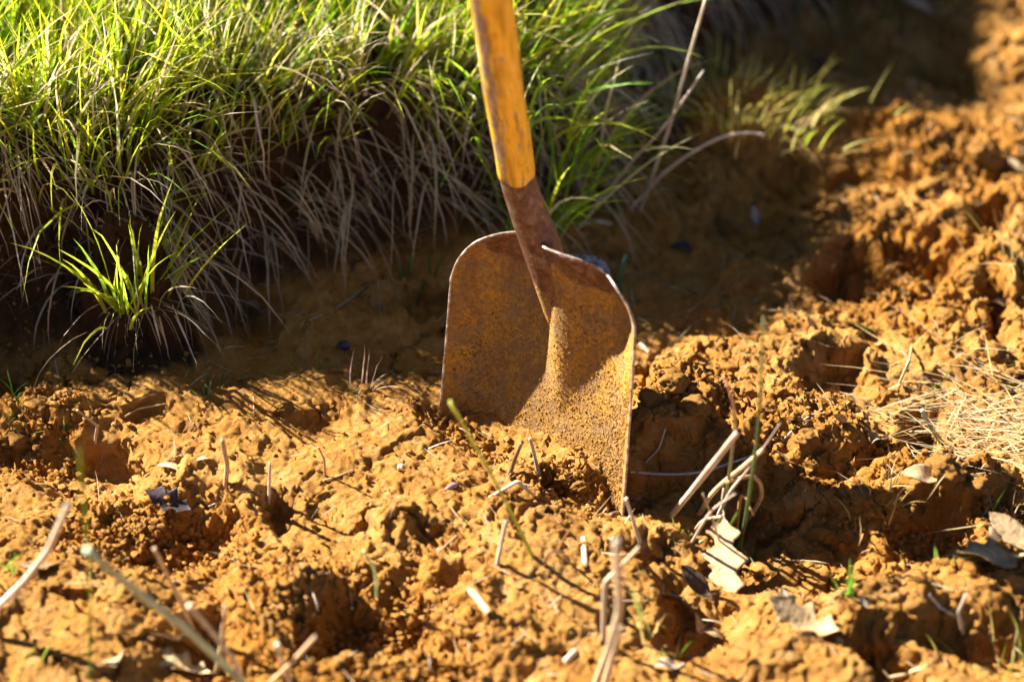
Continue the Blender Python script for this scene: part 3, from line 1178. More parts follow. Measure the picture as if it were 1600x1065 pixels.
def stem(name, pp, rpx, c0, label, cat, c1=None, mat=None, tipr=.8, flat=1.0, parent=None, sides=8, bury=True, group=None):
    pts, base = stem_points(pp)
    if bury and len(pp[0]) < 3 and len(pp) > 1 and (len(pp[1]) > 2):
        dirn = pts[1] - pts[0]
        dirn /= np.linalg.norm(dirn) + 1e-9
        pts[0] = pts[0] - dirn * .008
    rpx = rpx * .78
    k = np.linalg.norm(pts[0] - CAM) / FPX
    if cat == 'straw' and len(pts) > 2:
        sp = np.concatenate([pts[i] + (pts[i + 1] - pts[i]) * np.array([.06, .35, .65, .94])[:, None] for i in range(len(pts) - 1)] )
        sp = np.vstack([pts[:1], sp, pts[-1:]])
    else:
        sp = spline(pts, 6)
    sp = sp + RNG.normal(0, rpx * k * .04, sp.shape)
    n = len(sp)
    rad = rpx * k * np.linspace(1, tipr, n)
    rad = rad * (1 + .04 * np.sin(np.linspace(0, 9, n) + RNG.uniform(0, 6)))
    V, F = tube_arrays(sp, rad, sides, flat, hollow=True, jitter=.05)
    cols = np.repeat(colarr(n, c0, c1), sides, 0) * (1 + RNG.normal(0, .06, (n * sides, 1))) * (1 + np.tile(RNG.normal(0, .16, (sides, 1)), (n, 1)))
    cols = cols * np.repeat(1 + RNG.normal(0, .10, (n, 1)), sides, 0)
    cols = np.concatenate([cols, np.array([cols[0], cols[-1] * .5])])
    org = pts[0] if parent is None else np.array(parent.location)
    me = np_mesh(name, V - org, F, True, np.clip(cols, 0, 1))
    o = link(name, me, mat or M_STRAW, parent)
    if parent is None:
        o.location = org
        tag(o, label, cat, group)
    return o


S = 'straw'
stem('straw', [(-40, 985), (40, 905, -.02), (75, 860, -.03), (108, 785, -.05)], 6.5, PINK, 'long pinkish straw slanting up at the left edge', S, PALE)
stem('green_stalk', [(400, 1090), (300, 990, -.01), (215, 925, -.03), (135, 858, -.06)], 8.5, TEAL, 'long grey green stem slanting across the lower left soil', 'stem', TEAL, M_STRAW, .9)
stem('green_shoot', [(140, 1060), (141, 950, -.02), (138, 865, -.03), (123, 700, -.06)], 2.4, GRN, 'thin green blade standing upright at lower left', 'grass blade', (.30, .34, .06), M_GRASS, .9)
stem('straw', [(300, 978), (270, 915, -.02), (241, 856, -.04)], 4.5, TAN, 'brown straw crossing behind the long grey green stem', S)
stem('straw', [(336, 1062), (347, 1000, -.01), (352, 945, -.02)], 5, TAN, 'upright tan straw at the bottom left beside the green stem', S)
stem('straw', [(385, 1080), (365, 1030, -.02), (330, 985, -.03), (295, 945, -.04)], 6, PALE, 'pale blurred straw bending at the bottom edge on the left', S)
stem('straw', [(405, 1085), (450, 1040, -.02), (495, 992, -.03)], 5, TAN, 'tan straw leaning right at the bottom edge', S)
stem('straw', [(455, 1070), (440, 1030, -.02), (432, 1005, -.03)], 6, PALE, 'short pale straw crossing the tan one at the bottom edge', S)
stem('straw_stub', [(353, 757), (355, 725, -.01), (347, 686, -.02)], 5.5, TAN, 'stout tan stub standing on the lit mound at left', S, TAN)
stem('straw_stub', [(420, 790), (421, 755, -.005), (422, 722, -.01)], 3.5, PINK, 'thin pinkish stub beside the dark pit', S)
stem('plant_sprig', [(588, 934), (586, 895, -.01), (568, 860, -.02)], 3.5, (.50, .52, .32), 'pale green curved sprig standing in the front soil', 'sprig', (.55, .55, .36), M_GRASS)
stem('straw', [(722, 920), (740, 928), (766, 962)], 8, TAN, 'thick bent tan straw lying on the front soil', S, (.44, .32, .19), None, 1.0)
stem('straw_chip', [(884, 1034), (900, 1018)], 7, PALE, 'short pale chip lying near the bottom edge', S, None, None, 1.0)
stem('green_reed', [(831, 868), (800, 803, -.01), (757, 722, -.02), (703, 627, -.035)], 6.2, (.34, .42, .06), 'single long green grass blade leaning in front of the shovel blade', 'grass blade', (.60, .58, .07), M_STRAW, .7, .6)
stem('twig', [(797, 742), (806, 712, -.004), (816, 690, -.006)], 5, BRN, 'short brown twig stub against the foot of the shovel blade', 'twig', (.26, .15, .09))
stem('straw_stub', [(841, 738), (835, 710, -.004), (828, 684, -.008)], 4.2, GREY, 'grey straw stub beside the brown twig', S, (.42, .34, .24))
stem('straw', [(775, 773), (809, 751, .004), (835, 776)], 4.2, PALE, 'small straw bent to an angle in front of the shovel', S, TAN)
stem('straw', [(777, 882), (783, 850, -.006), (791, 813, -.012)], 4.8, PINK, 'pale straw sticking up under the long green blade', S, PALE)
stem('straw', [(914, 884), (912, 840), (911, 797)], 6, PALE, 'split pale straw lying at the foot of the shovel corner', S, PALE, None, .9, .6)
stem('straw', [(1001, 852), (990, 815, -.003), (978, 778, -.006)], 4.2, PALE, 'pale straw leaning beside the right corner of the shovel blade', S)
stem('twig', [(955, 806), (978, 796), (1001, 777)], 5, BRN, 'brown stick end lying at the right corner of the shovel blade', 'twig', (.40, .26, .18))
stem('straw', [(943, 1000), (944, 910, -.004), (970, 885, -.002), (1000, 853, .004)], 5.4, PALE, 'thin bent straw behind the thickest straw in front', S, TAN)
stem('straw', [(925, 1085), (952, 1010, -.01), (968, 955, -.02), (963, 843, -.04)], 7.5, TAN, 'thickest upright straw in the front, leaning at the bottom', S, PALE, None, .9)
stem('straw', [(942, 1080), (958, 1020, -.004), (970, 978, -.008)], 6.5, TAN, 'shorter tan straw right of the thickest straw in front', S, PALE)
stem('stick', [(982, 738), (1080, 739, .0), (1185, 734, .0)], 3.4, GREY, 'straight grey stick lying level right of the shovel', 'stick')
stem('twig', [(980, 434), (1050, 445), (1112, 466)], 3, BRN, 'dark brown twig lying in the shade right of the shovel', 'twig', (.26, .15, .08))
stem('twig', [(482, 503), (530, 480), (572, 448)], 3, (.24, .17, .10), 'thin twig lying in the shade under the bank', 'twig')
stem('plant_stub', [(968, 462), (970, 430, -.002), (978, 400, -.004)], 5, (.10, .24, .13), 'bluish green hollow stub right of the shovel shoulder', 'stem', (.16, .30, .20), M_GRASS, .9)
stem('straw', [(1222, 690), (1255, 662, .0), (1286, 640)], 2.4, GREY, 'thin grey straw lying on the lit soil at right', S)
stem('straw', [(1470, 692), (1455, 668, -.01), (1440, 640, -.01)], 5, TEAL, 'greenish straw leaning over the deep hole', S)
stem('straw', [(1405, 600), (1420, 565, .0), (1425, 540)], 3.2, TAN, 'tan straw lying upright on the right-hand slope', S)
stem('straw', [(1503, 985), (1498, 955, -.01), (1510, 928, -.01)], 4, PALE, 'pale straw standing between the lumps at lower right', S)
stem('straw', [(1450, 930), (1468, 950), (1490, 962)], 4, PALE, 'short pale straw lying above the lower right lumps', S)
stem('straw', [(1385, 1062), (1420, 1052), (1450, 1042)], 5, TAN, 'thick straw lying at the bottom edge on the right', S)
stem('straw', [(1290, 985), (1310, 1000), (1330, 1008)], 4, PALE, 'straw lying below the pale crumpled leaf', S)
stem('straw', [(1000, 538), (1012, 550), (1020, 560)], 4, PINK, 'short pinkish straw beside the edge of the shovel blade', S)
stem('straw', [(1012, 720), (1030, 700, 0), (1040, 668, 0)], 2.2, GREY, 'fine dark straw leaning in the gap right of the shovel', S)
stem('straw', [(40, 640), (70, 628), (100, 612)], 2, TAN, 'fine straw lying on the soil at the far left', S)
stem('straw', [(175, 665), (215, 640), (260, 632)], 2, TAN, 'fine straw lying on the left mound', S)
stem('straw', [(505, 752), (530, 745), (552, 735)], 2, TAN, 'hair thin straw lying on the middle of the mound', S)
stem('straw', [(868, 868), (885, 835, -.003), (902, 812, -.004)], 2.2, (.34, .16, .06), 'thin rusty straw lying left of the split straw', S)
stem('straw', [(850, 885), (858, 860, -.004), (878, 862, -.002), (890, 880)], 3, (.42, .24, .12), 'small arched straw on the smooth front soil', S)
stem('straw', [(148, 700), (152, 665, -.005), (120, 640, -.006)], 3, (.42, .30, .18), 'bent straw standing on the left mound', S)
stem('straw', [(508, 742), (506, 715, -.003), (497, 698, -.004)], 2.4, (.40, .24, .12), 'thin curved straw standing below the block of soil', S)

# tall stalks rising at the end of the bank
stem('dry_stalk', [(1000, 330), (1040, 215, .0), (1075, 95, -.01), (1105, -10, -.02)], 3.6, (.42, .36, .26), 'tall pale stalk rising out of frame behind the shovel', 'stalk', (.55, .48, .36))
stem('dry_stalk', [(918, 338), (985, 255, .0), (1040, 195, .0), (1100, 110, .0)], 3.4, (.38, .32, .27), 'grey pink stalk leaning right beside the tallest stalk', 'stalk')
stem('dry_stalk', [(985, 328), (1040, 268, .0), (1110, 222, .0), (1160, 208, .0), (1195, 211, .0)], 3.6, (.42, .35, .27), 'dry stalk arching low towards the lit soil', 'stalk', (.62, .52, .38))
stem('dry_stalk', [(978, 110), (982, 60, .0), (981, -5, .0)], 3.5, (.44, .30, .18), 'short reddish stalk standing in the bank grass', 'stalk')
stem('straw', [(905, 352), (935, 347), (955, 352)], 5, (.46, .37, .25), 'pale straw lying at the end of the bank', S)

# rush clump right of the shovel
c = hit(1130, 830)
rush = empty('rush_clump', tuple(c), 'clump of green rushes and bent dry stalks right of the shovel', 'rush')
for pp, r, c0, c1, mt, tr in [
    ([(1050, 806), (1100, 742, -0.046), (1155, 672, -0.070)], 7, PINK, (.50, .34, .24), M_STRAW, .9),
    ([(1092, 805), (1118, 765, -0.036), (1160, 730, -0.055), (1195, 700, -0.070)], 5.5, TAN, (.52, .36, .20), M_STRAW, .8),
    ([(1112, 826), (1140, 770, -0.036), (1175, 725, -0.055), (1220, 660, -0.070)], 4, PINK, (.36, .25, .2), M_STRAW, .3),
    ([(1165, 818), (1190, 775, -0.036), (1178, 745, -0.055), (1135, 752, -0.070)], 4.5, TAN, (.46, .28, .12), M_STRAW, .8),
    ([(1155, 862), (1168, 790, -0.036), (1185, 660, -0.055), (1193, 495, -0.070)], 4.6, (.12, .19, .06), (.26, .26, .12), M_GRASS, .45),
    ([(1124, 842), (1140, 735, -0.036), (1148, 650, -0.055), (1134, 592, -0.070)], 3.8, (.13, .20, .05), (.46, .28, .22), M_GRASS, .6),
    ([(1130, 850), (1142, 820, -0.046), (1152, 800, -0.070)], 4, GRN, (.24, .32, .05), M_GRASS, .5),
    ([(1150, 850), (1155, 790, -0.036), (1162, 775, -0.055), (1178, 805, -0.070)], 3.5, (.50, .30, .10), (.46, .25, .09), M_STRAW, .7),
    ([(1085, 830), (1100, 812, -0.046), (1128, 806, -0.070)], 3, TAN, PALE, M_STRAW, .7),
    ([(1080, 850), (1110, 800, -0.046), (1150, 770, -0.070)], 3, PINK, PALE, M_STRAW, .5),
    ([(1128, 862), (1115, 815, -0.046), (1098, 770, -0.070)], 2.2, TAN, TAN, M_STRAW, .5),
]:
    stem('stem', pp, r, c0, None, None, c1, mt, tr, 1.0, rush)


def tuft(px, py, name, label, n, lens, pal, width, spread, cat='grass tuft', mat=None, bias=(0, 0), rad=.012, droop=.6, lift=None, group=None):
    p = hit(px, py) if lift is None else lift
    t = empty(name, tuple(p), label, cat, group)
    for i in range(n):
        q = RNG.normal(0, rad, 2)
        gz = float(terrain(np.array([p[0] + q[0]]), np.array([p[1] + q[1]]))[0]) - p[2] - .003 if lift is None else RNG.normal(-.004, .004)
        root = np.array([[q[0], q[1], max(min(gz, .03), -.03)]])
        az = math.atan2(q[1] * 40 + RNG.normal(0, .6) + bias[1], q[0] * 40 + RNG.normal(0, .6) + bias[0])
        th0 = abs(RNG.normal(spread * .5, spread * .35))
        L = RNG.uniform(*lens)
        col = pick(pal, 1)
        V, F, C = blade_arrays(root, np.array([az]), np.array([th0]), np.array([min(th0 + abs(RNG.normal(droop, droop * .5)), 2.9)]),
                               np.array([L]), np.array([RNG.uniform(*width)]), 6, col, np.clip(col * RNG.uniform(.9, 1.3), 0, 1))
        link('blade', np_mesh('blade', V, F, True, C), mat or M_GRASS, t)
    return t


YG = [(.26, .33, .03), (.34, .38, .04), (.18, .27, .02), (.14, .24, .03)]
# the green tuft that overhangs the face of the bank on the left
pt = hit(210, 462)
tuft(205, 455, 'grass_tuft', 'bright green tuft hanging out of the bank face at left, lit by the sun', 60, (.07, .185), [(.42, .50, .03), (.50, .55, .05), (.34, .46, .03), (.24, .38, .03)], (.0026, .0048), .75, lift=pt, bias=(.3, -.2), rad=.020, droop=.45)
tuft(205, 455, 'dry_tuft', 'dry stems spilling from under the sunlit tuft on the bank face', 60, (.03, .12), DRIES + [(.22, .15, .09)], (.0008, .0022), 2.8, 'dry tuft', M_DRY, (.3, -.8), .026, 1.2, lift=pt + np.array([.008, .006, -.004]))
tuft(318, 620, 'grass_sprig', 'small dark green sprig on the shaded edge of the left mound', 9, (.02, .05), [(.05, .12, .03), (.10, .18, .04), (.3, .26, .18)], (.0015, .003), .7, rad=.006)
tuft(502, 575, 'grass_sprig', 'thin green sprig of two blades near the black charcoal', 3, (.025, .04), [(.07, .16, .04)], (.0012, .002), .5, rad=.003)
tuft(560, 600, 'dry_tuft', 'spray of short dry stubble at the edge of the shade', 16, (.02, .05), DRIES, (.001, .002), .8, 'dry tuft', M_DRY, (.2, 0), .012)
tuft(600, 490, 'grass_sprig', 'pale green sprig standing in the shaded soil', 7, (.02, .045), [(.16, .20, .10), (.3, .28, .18)], (.0012, .0022), .8, rad=.006)
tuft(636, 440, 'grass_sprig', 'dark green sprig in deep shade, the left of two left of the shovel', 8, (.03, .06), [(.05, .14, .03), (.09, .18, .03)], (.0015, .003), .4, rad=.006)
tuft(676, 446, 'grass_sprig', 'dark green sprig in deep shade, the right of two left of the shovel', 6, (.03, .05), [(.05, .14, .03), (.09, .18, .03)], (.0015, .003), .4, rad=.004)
tuft(1330, 925, 'grass_sprig', 'fresh green seedling rising from the shadow at lower right', 8, (.03, .065), [(.14, .30, .03), (.20, .36, .04)], (.0022, .0038), .4, rad=.005, bias=(.2, 0))
tuft(1372, 770, 'dry_tuft', 'short spiky tuft of straw on the right-hand slope', 44, (.02, .055), [(.50, .34, .13), (.44, .28, .10), (.56, .42, .22)], (.001, .0022), .8, 'dry tuft', M_DRY, (0, 0), .020)
tuft(1088, 798, 'weed', 'tiny leafy green weed in the hollow right of the shovel', 12, (.008, .02), [(.08, .20, .03)], (.003, .005), 1.0, 'weed', None, (0, 0), .008)
tuft(1060, 835, 'weed', 'small yellowish weed in front of the rush clump', 10, (.008, .024), [(.26, .30, .05)], (.002, .004), 1.0, 'weed', None, (0, 0), .008)
tuft(1490, 880, 'weed', 'small bright green weed on the lumps at far right', 14, (.010, .025), [(.20, .32, .04)], (.003, .005), 1.0, 'weed', None, (0, 0), .006)
tuft(1588, 1055, 'grass_tuft', 'yellow green grass tuft in the bottom right corner', 34, (.03, .08), [(.26, .30, .05), (.34, .32, .08), (.46, .38, .18)], (.0015, .003), .9, rad=.03)
tuft(1452, 612, 'grass_sprig', 'green blade pair beside the straw mat', 4, (.03, .05), [(.10, .22, .03)], (.002, .003), .5, rad=.005)
tuft(1575, 425, 'grass_tuft', 'thin yellowish grass tuft at the right edge', 16, (.04, .10), [(.34, .34, .06), (.46, .38, .16)], (.0015, .0025), 1.1, rad=.02, bias=(-.6, 0))
tuft(1560, 800, 'grass_sprig', 'green sprig among straw at the right edge', 10, (.02, .05), [(.12, .24, .03), (.40, .34, .2)], (.0015, .0028), .8, rad=.012)
tuft(1020, 1000, 'grass_sprig', 'green and straw coloured sprig at the bottom beside the dark leaves', 14, (.03, .07), [(.14, .26, .04), (.46, .36, .12)], (.0018, .0032), .7, rad=.012)
tuft(6, 900, 'grass_sprig', 'green sprig at the left edge in front', 8, (.03, .06), [(.12, .22, .03)], (.0015, .003), .9, rad=.012)
tuft(18, 640, 'grass_sprig', 'dark green sprig in shade at the far left', 8, (.03, .06), [(.07, .16, .02)], (.0015, .003), .7, rad=.01)
tuft(95, 690, 'grass_sprig', 'tiny bright sprig on the left mound', 4, (.015, .03), [(.22, .30, .03)], (.0018, .003), 1.0, rad=.005)
tuft(340, 600, 'grass_sprig', 'thin sprig at the foot of the bank', 5, (.02, .045), [(.16, .20, .05)], (.001, .002), .7, rad=.006)
tuft(20, 1075, 'grass_tuft', 'blurred green tuft in the bottom left corner', 12, (.03, .07), [(.20, .28, .03)], (.002, .004), .8, rad=.02)
# the pale tuft lit at the end of the bank
gp = hit(1165, 172)
tuft(1145, 160, 'grass_tuft', 'pale yellow tuft glowing in the sun at the end of the bank', 250, (.03, .085), [(.76, .62, .18), (.66, .60, .12), (.78, .66, .28), (.54, .56, .08)], (.0016, .0032), 1.15, rad=.058, bias=(.35, -.25), droop=.55, lift=gp)
for (gpx, gpy, gz, nn) in ((880, 225, .10, 71), (850, 150, .14, 50), (835, 235, .13, 60), (800, 130, .20, 61)):
    gx, gy, _ = P0(gpx, gpy, gz)
    gp = np.array([gx, gy, float(terrain(np.array([gx]), np.array([gy]))[0])])
    tuft(900, 180, 'grass_tuft', {71: 'lush long bladed green tuft at the corner of the bank right of the shovel handle', 50: 'arching green tuft on the bank edge just behind the shovel handle', 60: 'green tuft leaning over the bank edge beside the lower end of the handle',
                                    61: 'tall green tuft on the bank top right beside the upper part of the yellow handle', 40: 'sparse green tuft at the right end of the bank beside the tall pale stalk'}[nn], nn, (.10, .22), [(.36, .54, .03), (.28, .46, .03), (.48, .60, .04), (.18, .36, .03), (.6, .55, .3)], (.003, .0055), .8, rad=.03, bias=(.9, -.45), droop=.8, lift=gp)
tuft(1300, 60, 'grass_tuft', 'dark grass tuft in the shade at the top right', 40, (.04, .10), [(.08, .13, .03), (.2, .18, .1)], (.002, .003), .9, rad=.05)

# straw mat at the right edge
n = 430
cx, cy, _ = hit(1545, 680)
x = cx + RNG.normal(0, .070, n)
y = cy + RNG.normal(0, .055, n)
root = np.stack([x, y, terrain(x, y) + RNG.uniform(.001, .014, n)], -1)
V, F, C = blade_arrays(root, RNG.normal(2.9, .6, n) + RNG.choice([0, math.pi], n), RNG.normal(1.50, .10, n), RNG.normal(1.62, .10, n), RNG.uniform(.03, .11, n),
                       RNG.uniform(.0008, .0022, n), 5, pick([(.50, .37, .18), (.42, .31, .16), (.58, .47, .30), (.3, .2, .1)], n), pick([(.50, .37, .18), (.58, .47, .30)], n))
o = link('straw_mat', np_mesh('straw_mat', V, F, True, C), M_DRY)
tag(o, 'matted pale straw lying on the lumpy soil at the right edge', 'straw', None, 'stuff')
# chaff all over
n = 1300
x = RNG.uniform(-.6, .75, n)
y = RNG.uniform(-.55, .7, n)
k = bank_all(x, y)[0] < -.01
x, y = x[k], y[k]
n = len(x)
root = np.stack([x, y, terrain(x, y) + .0015], -1)
V, F, C = blade_arrays(root, RNG.uniform(0, 6.28, n), RNG.normal(1.35, .25, n), RNG.normal(1.55, .2, n), RNG.uniform(.006, .045, n), RNG.uniform(.0006, .0018, n), 3,
                       pick(DRIES + [(.4, .2, .08)], n), pick(DRIES, n))
o = link('chaff', np_mesh('chaff', V, F, True, C), M_DRY)
tag(o, 'fine chaff and rootlets scattered over the orange soil', 'chaff', None, 'stuff')


# leaves
OAK = [(.03, -1), (.16, -.86), (.46, -.66), (.24, -.50), (.22, -.36), (.62, -.10), (.40, .04), (.26, .20), (.50, .46), (.34, .56), (.22, .74), (.02, 1)]
OVAL = [(0, -1), (.12, -.8), (.30, -.45), (.40, -.1), (.42, .2), (.33, .55), (.18, .82), (0, 1)]


def leaf_mesh(outline, size, curl, col, seed, name, vein=True, lobes=0):
    r = np.random.default_rng(seed)
    half = np.array(outline, float)
    fi = []
    rows = 46
    tv = np.linspace(-1, 1, rows)
    order = np.argsort(half[:, 1], kind='stable')
    hw = np.interp(tv, half[order, 1], half[order, 0])
    if lobes:
        hw = hw * (.72 + .34 * np.cos(tv * math.pi * lobes + r.uniform(0, 6)))
    hw = np.clip(hw, .012, None)
    cols_ = np.linspace(-1, 1, 11)
    Vs = []
    a1, a2, a3 = r.uniform(-1, 1, 3)
    for i, t in enumerate(tv):
        wl = hw[i]
        wr = np.interp(t + .08 * a1, tv, hw)
        for s in cols_:
            x = s * (wl if s < 0 else wr)
            y = t + .10 * abs(s)
            z = curl * (.55 * x * x + .30 * t * t * a2 + .22 * math.sin(3 * t + a3 * 3) * x + .05 * math.sin(5 * x + 4 * t)) + .02 * abs(s)
            Vs.append((x, y, z))
    V = np.array(Vs) * size
    V += r.normal(0, size * .006, V.shape)
    m = len(cols_)
    i0 = np.arange(rows - 1)[:, None] * m + np.arange(m - 1)[None]
    F = np.stack([i0, i0 + 1, i0 + m + 1, i0 + m], -1).reshape(-1, 4)
    C = np.array(col)[None] * np.array([.86, .74, .58]) * (1 + r.normal(0, .10, (len(V), 1)))
    C *= (1 - .35 * np.abs(np.tile(cols_, rows)) ** 3)[:, None] * (1 + .14 * np.sin(np.repeat(tv, m) * 22 - np.abs(np.tile(cols_, rows)) * 5))[:, None]
    mid = np.abs(np.tile(cols_, rows)) < .1
    if vein:
        C[mid] *= 1.2
    b = V.copy()
    b[:, 2] -= size * .012
    off = len(V)
    lp = np.concatenate([np.arange(m), np.arange(1, rows) * m + m - 1, (rows - 1) * m + np.arange(m - 2, -1, -1), np.arange(rows - 2, 0, -1) * m])
    l2 = np.roll(lp, -1)
    return np_mesh(name, np.concatenate([V, b]), np.concatenate([F, F[:, ::-1] + off, np.stack([lp, lp + off, l2 + off, l2], -1)]), True, np.clip(np.concatenate([C, C]), 0, 1))


def leaf(px, py, rpx, outline, col, label, rot, curl=.8, lift=.25, name='dead_leaf', cat='leaf', mat=None, seed=None, lobes=0, stem_col=None, nrm=None, spin=0):
    p = hit(px, py)
    k = np.linalg.norm(p - CAM) / FPX
    s = rpx * k
    me = leaf_mesh(outline, s, curl, col, seed or (px * 7 + py), name, True, lobes)
    o = link(name, me, mat or M_LEAF)
    o.location = (p[0], p[1], p[2] + s * lift)
    o.rotation_euler = [R(a) for a in rot]
    if nrm is not None:
        o.rotation_euler = (Vector(nrm).to_track_quat('Z', 'Y').to_matrix() @ Matrix.Rotation(R(spin), 3, 'Z')).to_euler()
    tag(o, label, cat)
    if stem_col is not None:
        sp = spline([(0, -.95 * s, 0), (.05 * s, -1.25 * s, .03 * s), (-.02 * s, -1.55 * s, .1 * s)], 5)
        V, F = tube_arrays(sp, .02 * s, 6)
        link('leaf_stalk', np_mesh('leaf_stalk', V, F, True, np.tile(np.array(stem_col), (len(V), 1))), M_STRAW, o)
    return o


LT = (.50, .40, .27)
leaf(1130, 903, 70, OAK, (.60, .50, .36), 'big pale oak leaf standing up behind the dark leaf litter', (0, 0, 0), .38, .55, seed=5, stem_col=(.5, .4, .28), nrm=(-.5, -.62, .6), spin=205)
leaf(1255, 980, 58, OAK, LT, 'crumpled pale leaf lying in front of the green seedling', (12, -14, 60), 1.4, .22, seed=8)
leaf(1560, 880, 72, OAK, (.46, .37, .24), 'broad pale dead leaf lying at the right edge', (10, 10, 110), 1.1, .2, seed=13)
leaf(1585, 850, 48, OVAL, (.50, .40, .28), 'smaller pale leaf overlapping the broad one at the right edge', (16, -16, 40), 1.0, .3, seed=15)
leaf(265, 792, 38, OAK, (.055, .045, .06), 'dark purple grey leaf scrap on the left mound', (20, -12, 70), 1.0, .3, seed=21)
leaf(1342, 516, 30, OVAL, (.28, .34, .05), 'yellow green fresh leaf on the lit soil at right', (20, 22, 100), .7, .25, 'green_leaf', 'leaf', M_GRASS, 23)
leaf(272, 733, 24, OVAL, (.62, .52, .42), 'pale leaf flake on the left mound, the larger of two', (12, 12, 80), .8, .2, 'leaf_flake', seed=25)
leaf(323, 720, 19, OVAL, (.66, .58, .50), 'pale leaf flake beside the stout tan stub', (25, 6, 140), .8, .3, 'leaf_flake', seed=27)
leaf(1313, 664, 26, OVAL, (.50, .43, .36), 'greyish leaf stuck upright in the soil at right', (55, 10, 160), .8, .4, seed=29)
leaf(1372, 692, 38, OVAL, (.40, .32, .24), 'grey brown curled leaf left of the deep hole', (30, 15, 150), 1.2, .3, seed=31)
leaf(1445, 752, 42, OVAL, (.66, .53, .36), 'bright pale leaf tucked under the straw mat', (16, -10, 105), .8, .3, seed=33)
leaf(1232, 722, 26, OVAL, (.48, .34, .20), 'tan leaf lying right of the rush clump', (14, 20, 60), 1.0, .3, seed=35)
leaf(1062, 955, 44, OAK, (.16, .13, .115), 'dark grey rotted leaf leaning among the leaf litter', (44, 12, 130), 1.1, .4, seed=37)
leaf(1090, 920, 36, OVAL, (.10, .075, .06), 'blackish leaf behind the pale oak leaf', (38, -20, 40), 1.1, .3, seed=39)
leaf(1042, 985, 32, OVAL, (.34, .24, .14), 'brown folded leaf in front of the dark grey leaf', (60, 10, 170), 1.6, .4, seed=41)
leaf(1092, 985, 24, OVAL, (.50, .44, .40), 'small whitish leaf scrap in the leaf litter', (40, 30, 30), 1.0, .4, 'leaf_flake', seed=43)
leaf(1125, 1000, 28, OVAL, (.36, .28, .20), 'brown leaf scrap at the front of the leaf litter', (20, 20, 80), 1.2, .3, 'leaf_flake', seed=44)
leaf(1048, 1045, 30, OVAL, (.62, .56, .52), 'pale blurred leaf at the bottom edge', (20, 10, 120), 1.0, .3, seed=45)
leaf(270, 1015, 44, OAK, (.62, .54, .44), 'pale blurred leaf in the lower left foreground', (45, 20, 160), 1.0, .5, seed=47)
leaf(285, 1050, 50, OAK, (.56, .48, .34), 'crumpled tan leaf at the bottom edge on the left', (15, 10, 80), 1.3, .3, seed=49)
leaf(180, 1040, 40, OVAL, (.55, .46, .34), 'narrow pale leaf at the bottom left', (35, 10, 200), 1.0, .4, seed=51)
leaf(70, 890, 34, OVAL, (.44, .36, .27), 'greyish tan leaf behind the long pinkish straw', (20, 10, 130), 1.0, .25, seed=53)
leaf(492, 897, 22, OVAL, (.44, .40, .38), 'small grey leaf scrap on the front soil', (10, 15, 80), .9, .2, 'leaf_flake', seed=55)
leaf(405, 498, 30, OAK, (.30, .24, .18), 'brown leaf leaning in the shade at the foot of the bank', (60, 10, 150), 1.1, .5, seed=57)
leaf(1240, 492, 18, OVAL, (.60, .52, .42), 'whitish leaf scrap at the edge of the shade at right', (30, 10, 120), .9, .3, 'leaf_flake', seed=59)
leaf(1268, 510, 16, OVAL, (.62, .52, .38), 'pale scrap beside the yellow green leaf', (40, 10, 60), .9, .3, 'leaf_flake', seed=61)
leaf(1300, 548, 30, OVAL, (.46, .36, .24), 'tan leaf overhanging the dark pit at right', (8, 12, 95), .9, .3, seed=63)
leaf(1372, 540, 15, OVAL, (.58, .42, .20), 'tiny tan leaf below the yellow green leaf', (25, 10, 170), .7, .3, 'leaf_flake', seed=65)
leaf(1440, 22, 36, OVAL, (.40, .34, .26), 'pale leaf lying at the top right of the slope', (20, 10, 60), .9, .3, seed=67)
leaf(1180, 345, 18, OVAL, (.52, .52, .56), 'small bluish white scrap in the shade at right', (40, 10, 20), .9, .4, 'leaf_flake', seed=69)
leaf(1378, 318, 22, OVAL, (.46, .42, .40), 'grey leaf scrap on the upper right lumps', (30, 10, 150), .9, .3, 'leaf_flake', seed=71)
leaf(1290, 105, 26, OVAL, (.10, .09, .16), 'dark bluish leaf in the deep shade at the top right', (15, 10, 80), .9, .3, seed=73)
leaf(1075, 390, 26, OVAL, (.035, .04, .10), 'dark blue scrap lying in the shade right of the shovel', (15, 10, 100), .9, .2, 'leaf_flake', seed=75)
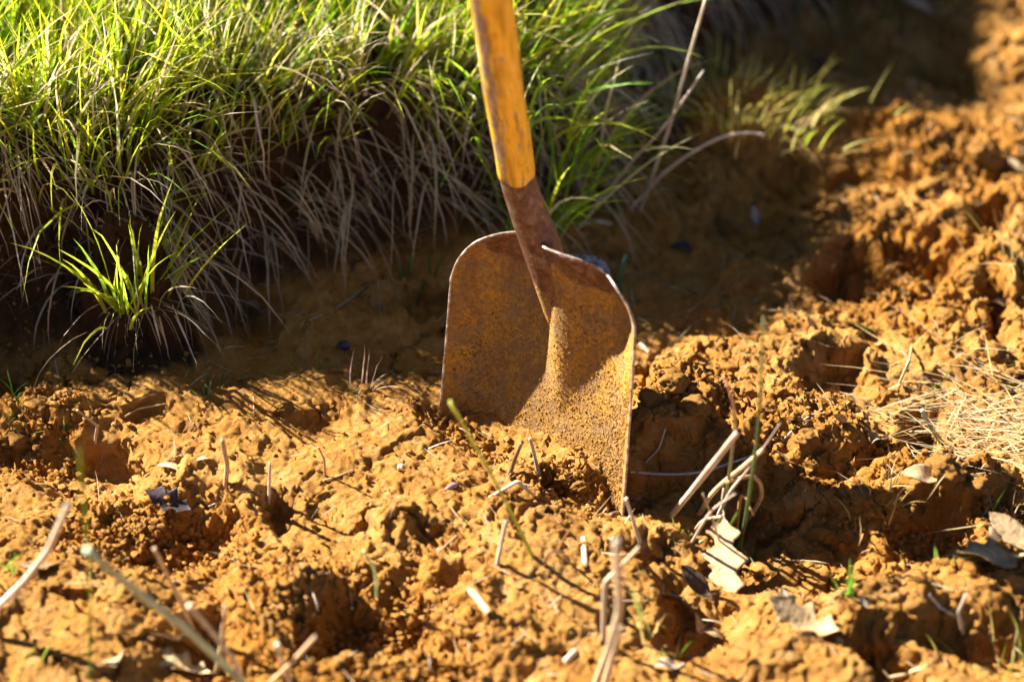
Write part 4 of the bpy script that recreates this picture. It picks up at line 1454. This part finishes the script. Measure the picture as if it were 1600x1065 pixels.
leaf(1390, 850, 20, OVAL, (.05, .06, .12), 'dark blue scrap at the edge of the shovel shadow', (25, 10, 100), .9, .3, 'leaf_flake', seed=77)
leaf(1225, 935, 16, OVAL, (.46, .42, .40), 'small grey scrap left of the crumpled pale leaf', (25, 10, 10), .9, .3, 'leaf_flake', seed=79)
leaf(955, 845, 16, OVAL, (.36, .28, .20), 'small brown curled leaf hanging off the split straw', (50, 10, 190), 1.4, .4, 'leaf_flake', seed=81)
leaf(1570, 480, 20, OVAL, (.50, .46, .44), 'grey leaf scrap at the right edge above the dark hole', (25, 10, 90), .9, .3, 'leaf_flake', seed=83)
leaf(1590, 270, 22, OVAL, (.60, .50, .36), 'pale leaf at the upper right edge', (25, 10, 40), .9, .3, seed=85)
leaf(1020, 790, 18, OVAL, (.13, .085, .05), 'dark brown leaf in the shadow beside the shovel corner', (15, 10, 70), .9, .2, 'leaf_flake', seed=87)
leaf(1350, 945, 14, OVAL, (.44, .40, .36), 'grey crumb of leaf right of the crumpled pale leaf', (25, 10, 40), .9, .3, 'leaf_flake', seed=89)


def pebble(px, py, r, mat, label, name, cat, sc=(1, 1, .8), rz=0, lift=.35):
    p = hit(px, py)
    k = np.linalg.norm(p - CAM) / FPX
    V, F = ico(3)
    V = V * (1 + np.array([.16 * mnoise.noise(Vector(q) * 1.6 + Vector((px, py, 0))) + .06 * mnoise.noise(Vector(q) * 5 + Vector((px, py, 0))) for q in V])[:, None])
    V = V * np.array(sc) * r * k
    o = link(name, np_mesh(name, V, F), mat)
    o.location = (p[0], p[1], p[2] + r * k * lift)
    o.rotation_euler = (0, 0, rz)
    tag(o, label, cat)


pebble(626, 731, 6, M_STONE, 'small white pebble on the middle of the mound', 'pebble', 'pebble')
pebble(706, 762, 7, M_SEED, 'purple brown seed in front of the long green blade', 'seed', 'seed', (1.9, .8, .8), .7)
pebble(538, 542, 9, M_COAL, 'black lump of charcoal in the shade under the bank', 'charcoal', 'charcoal', (1.1, .9, .9))
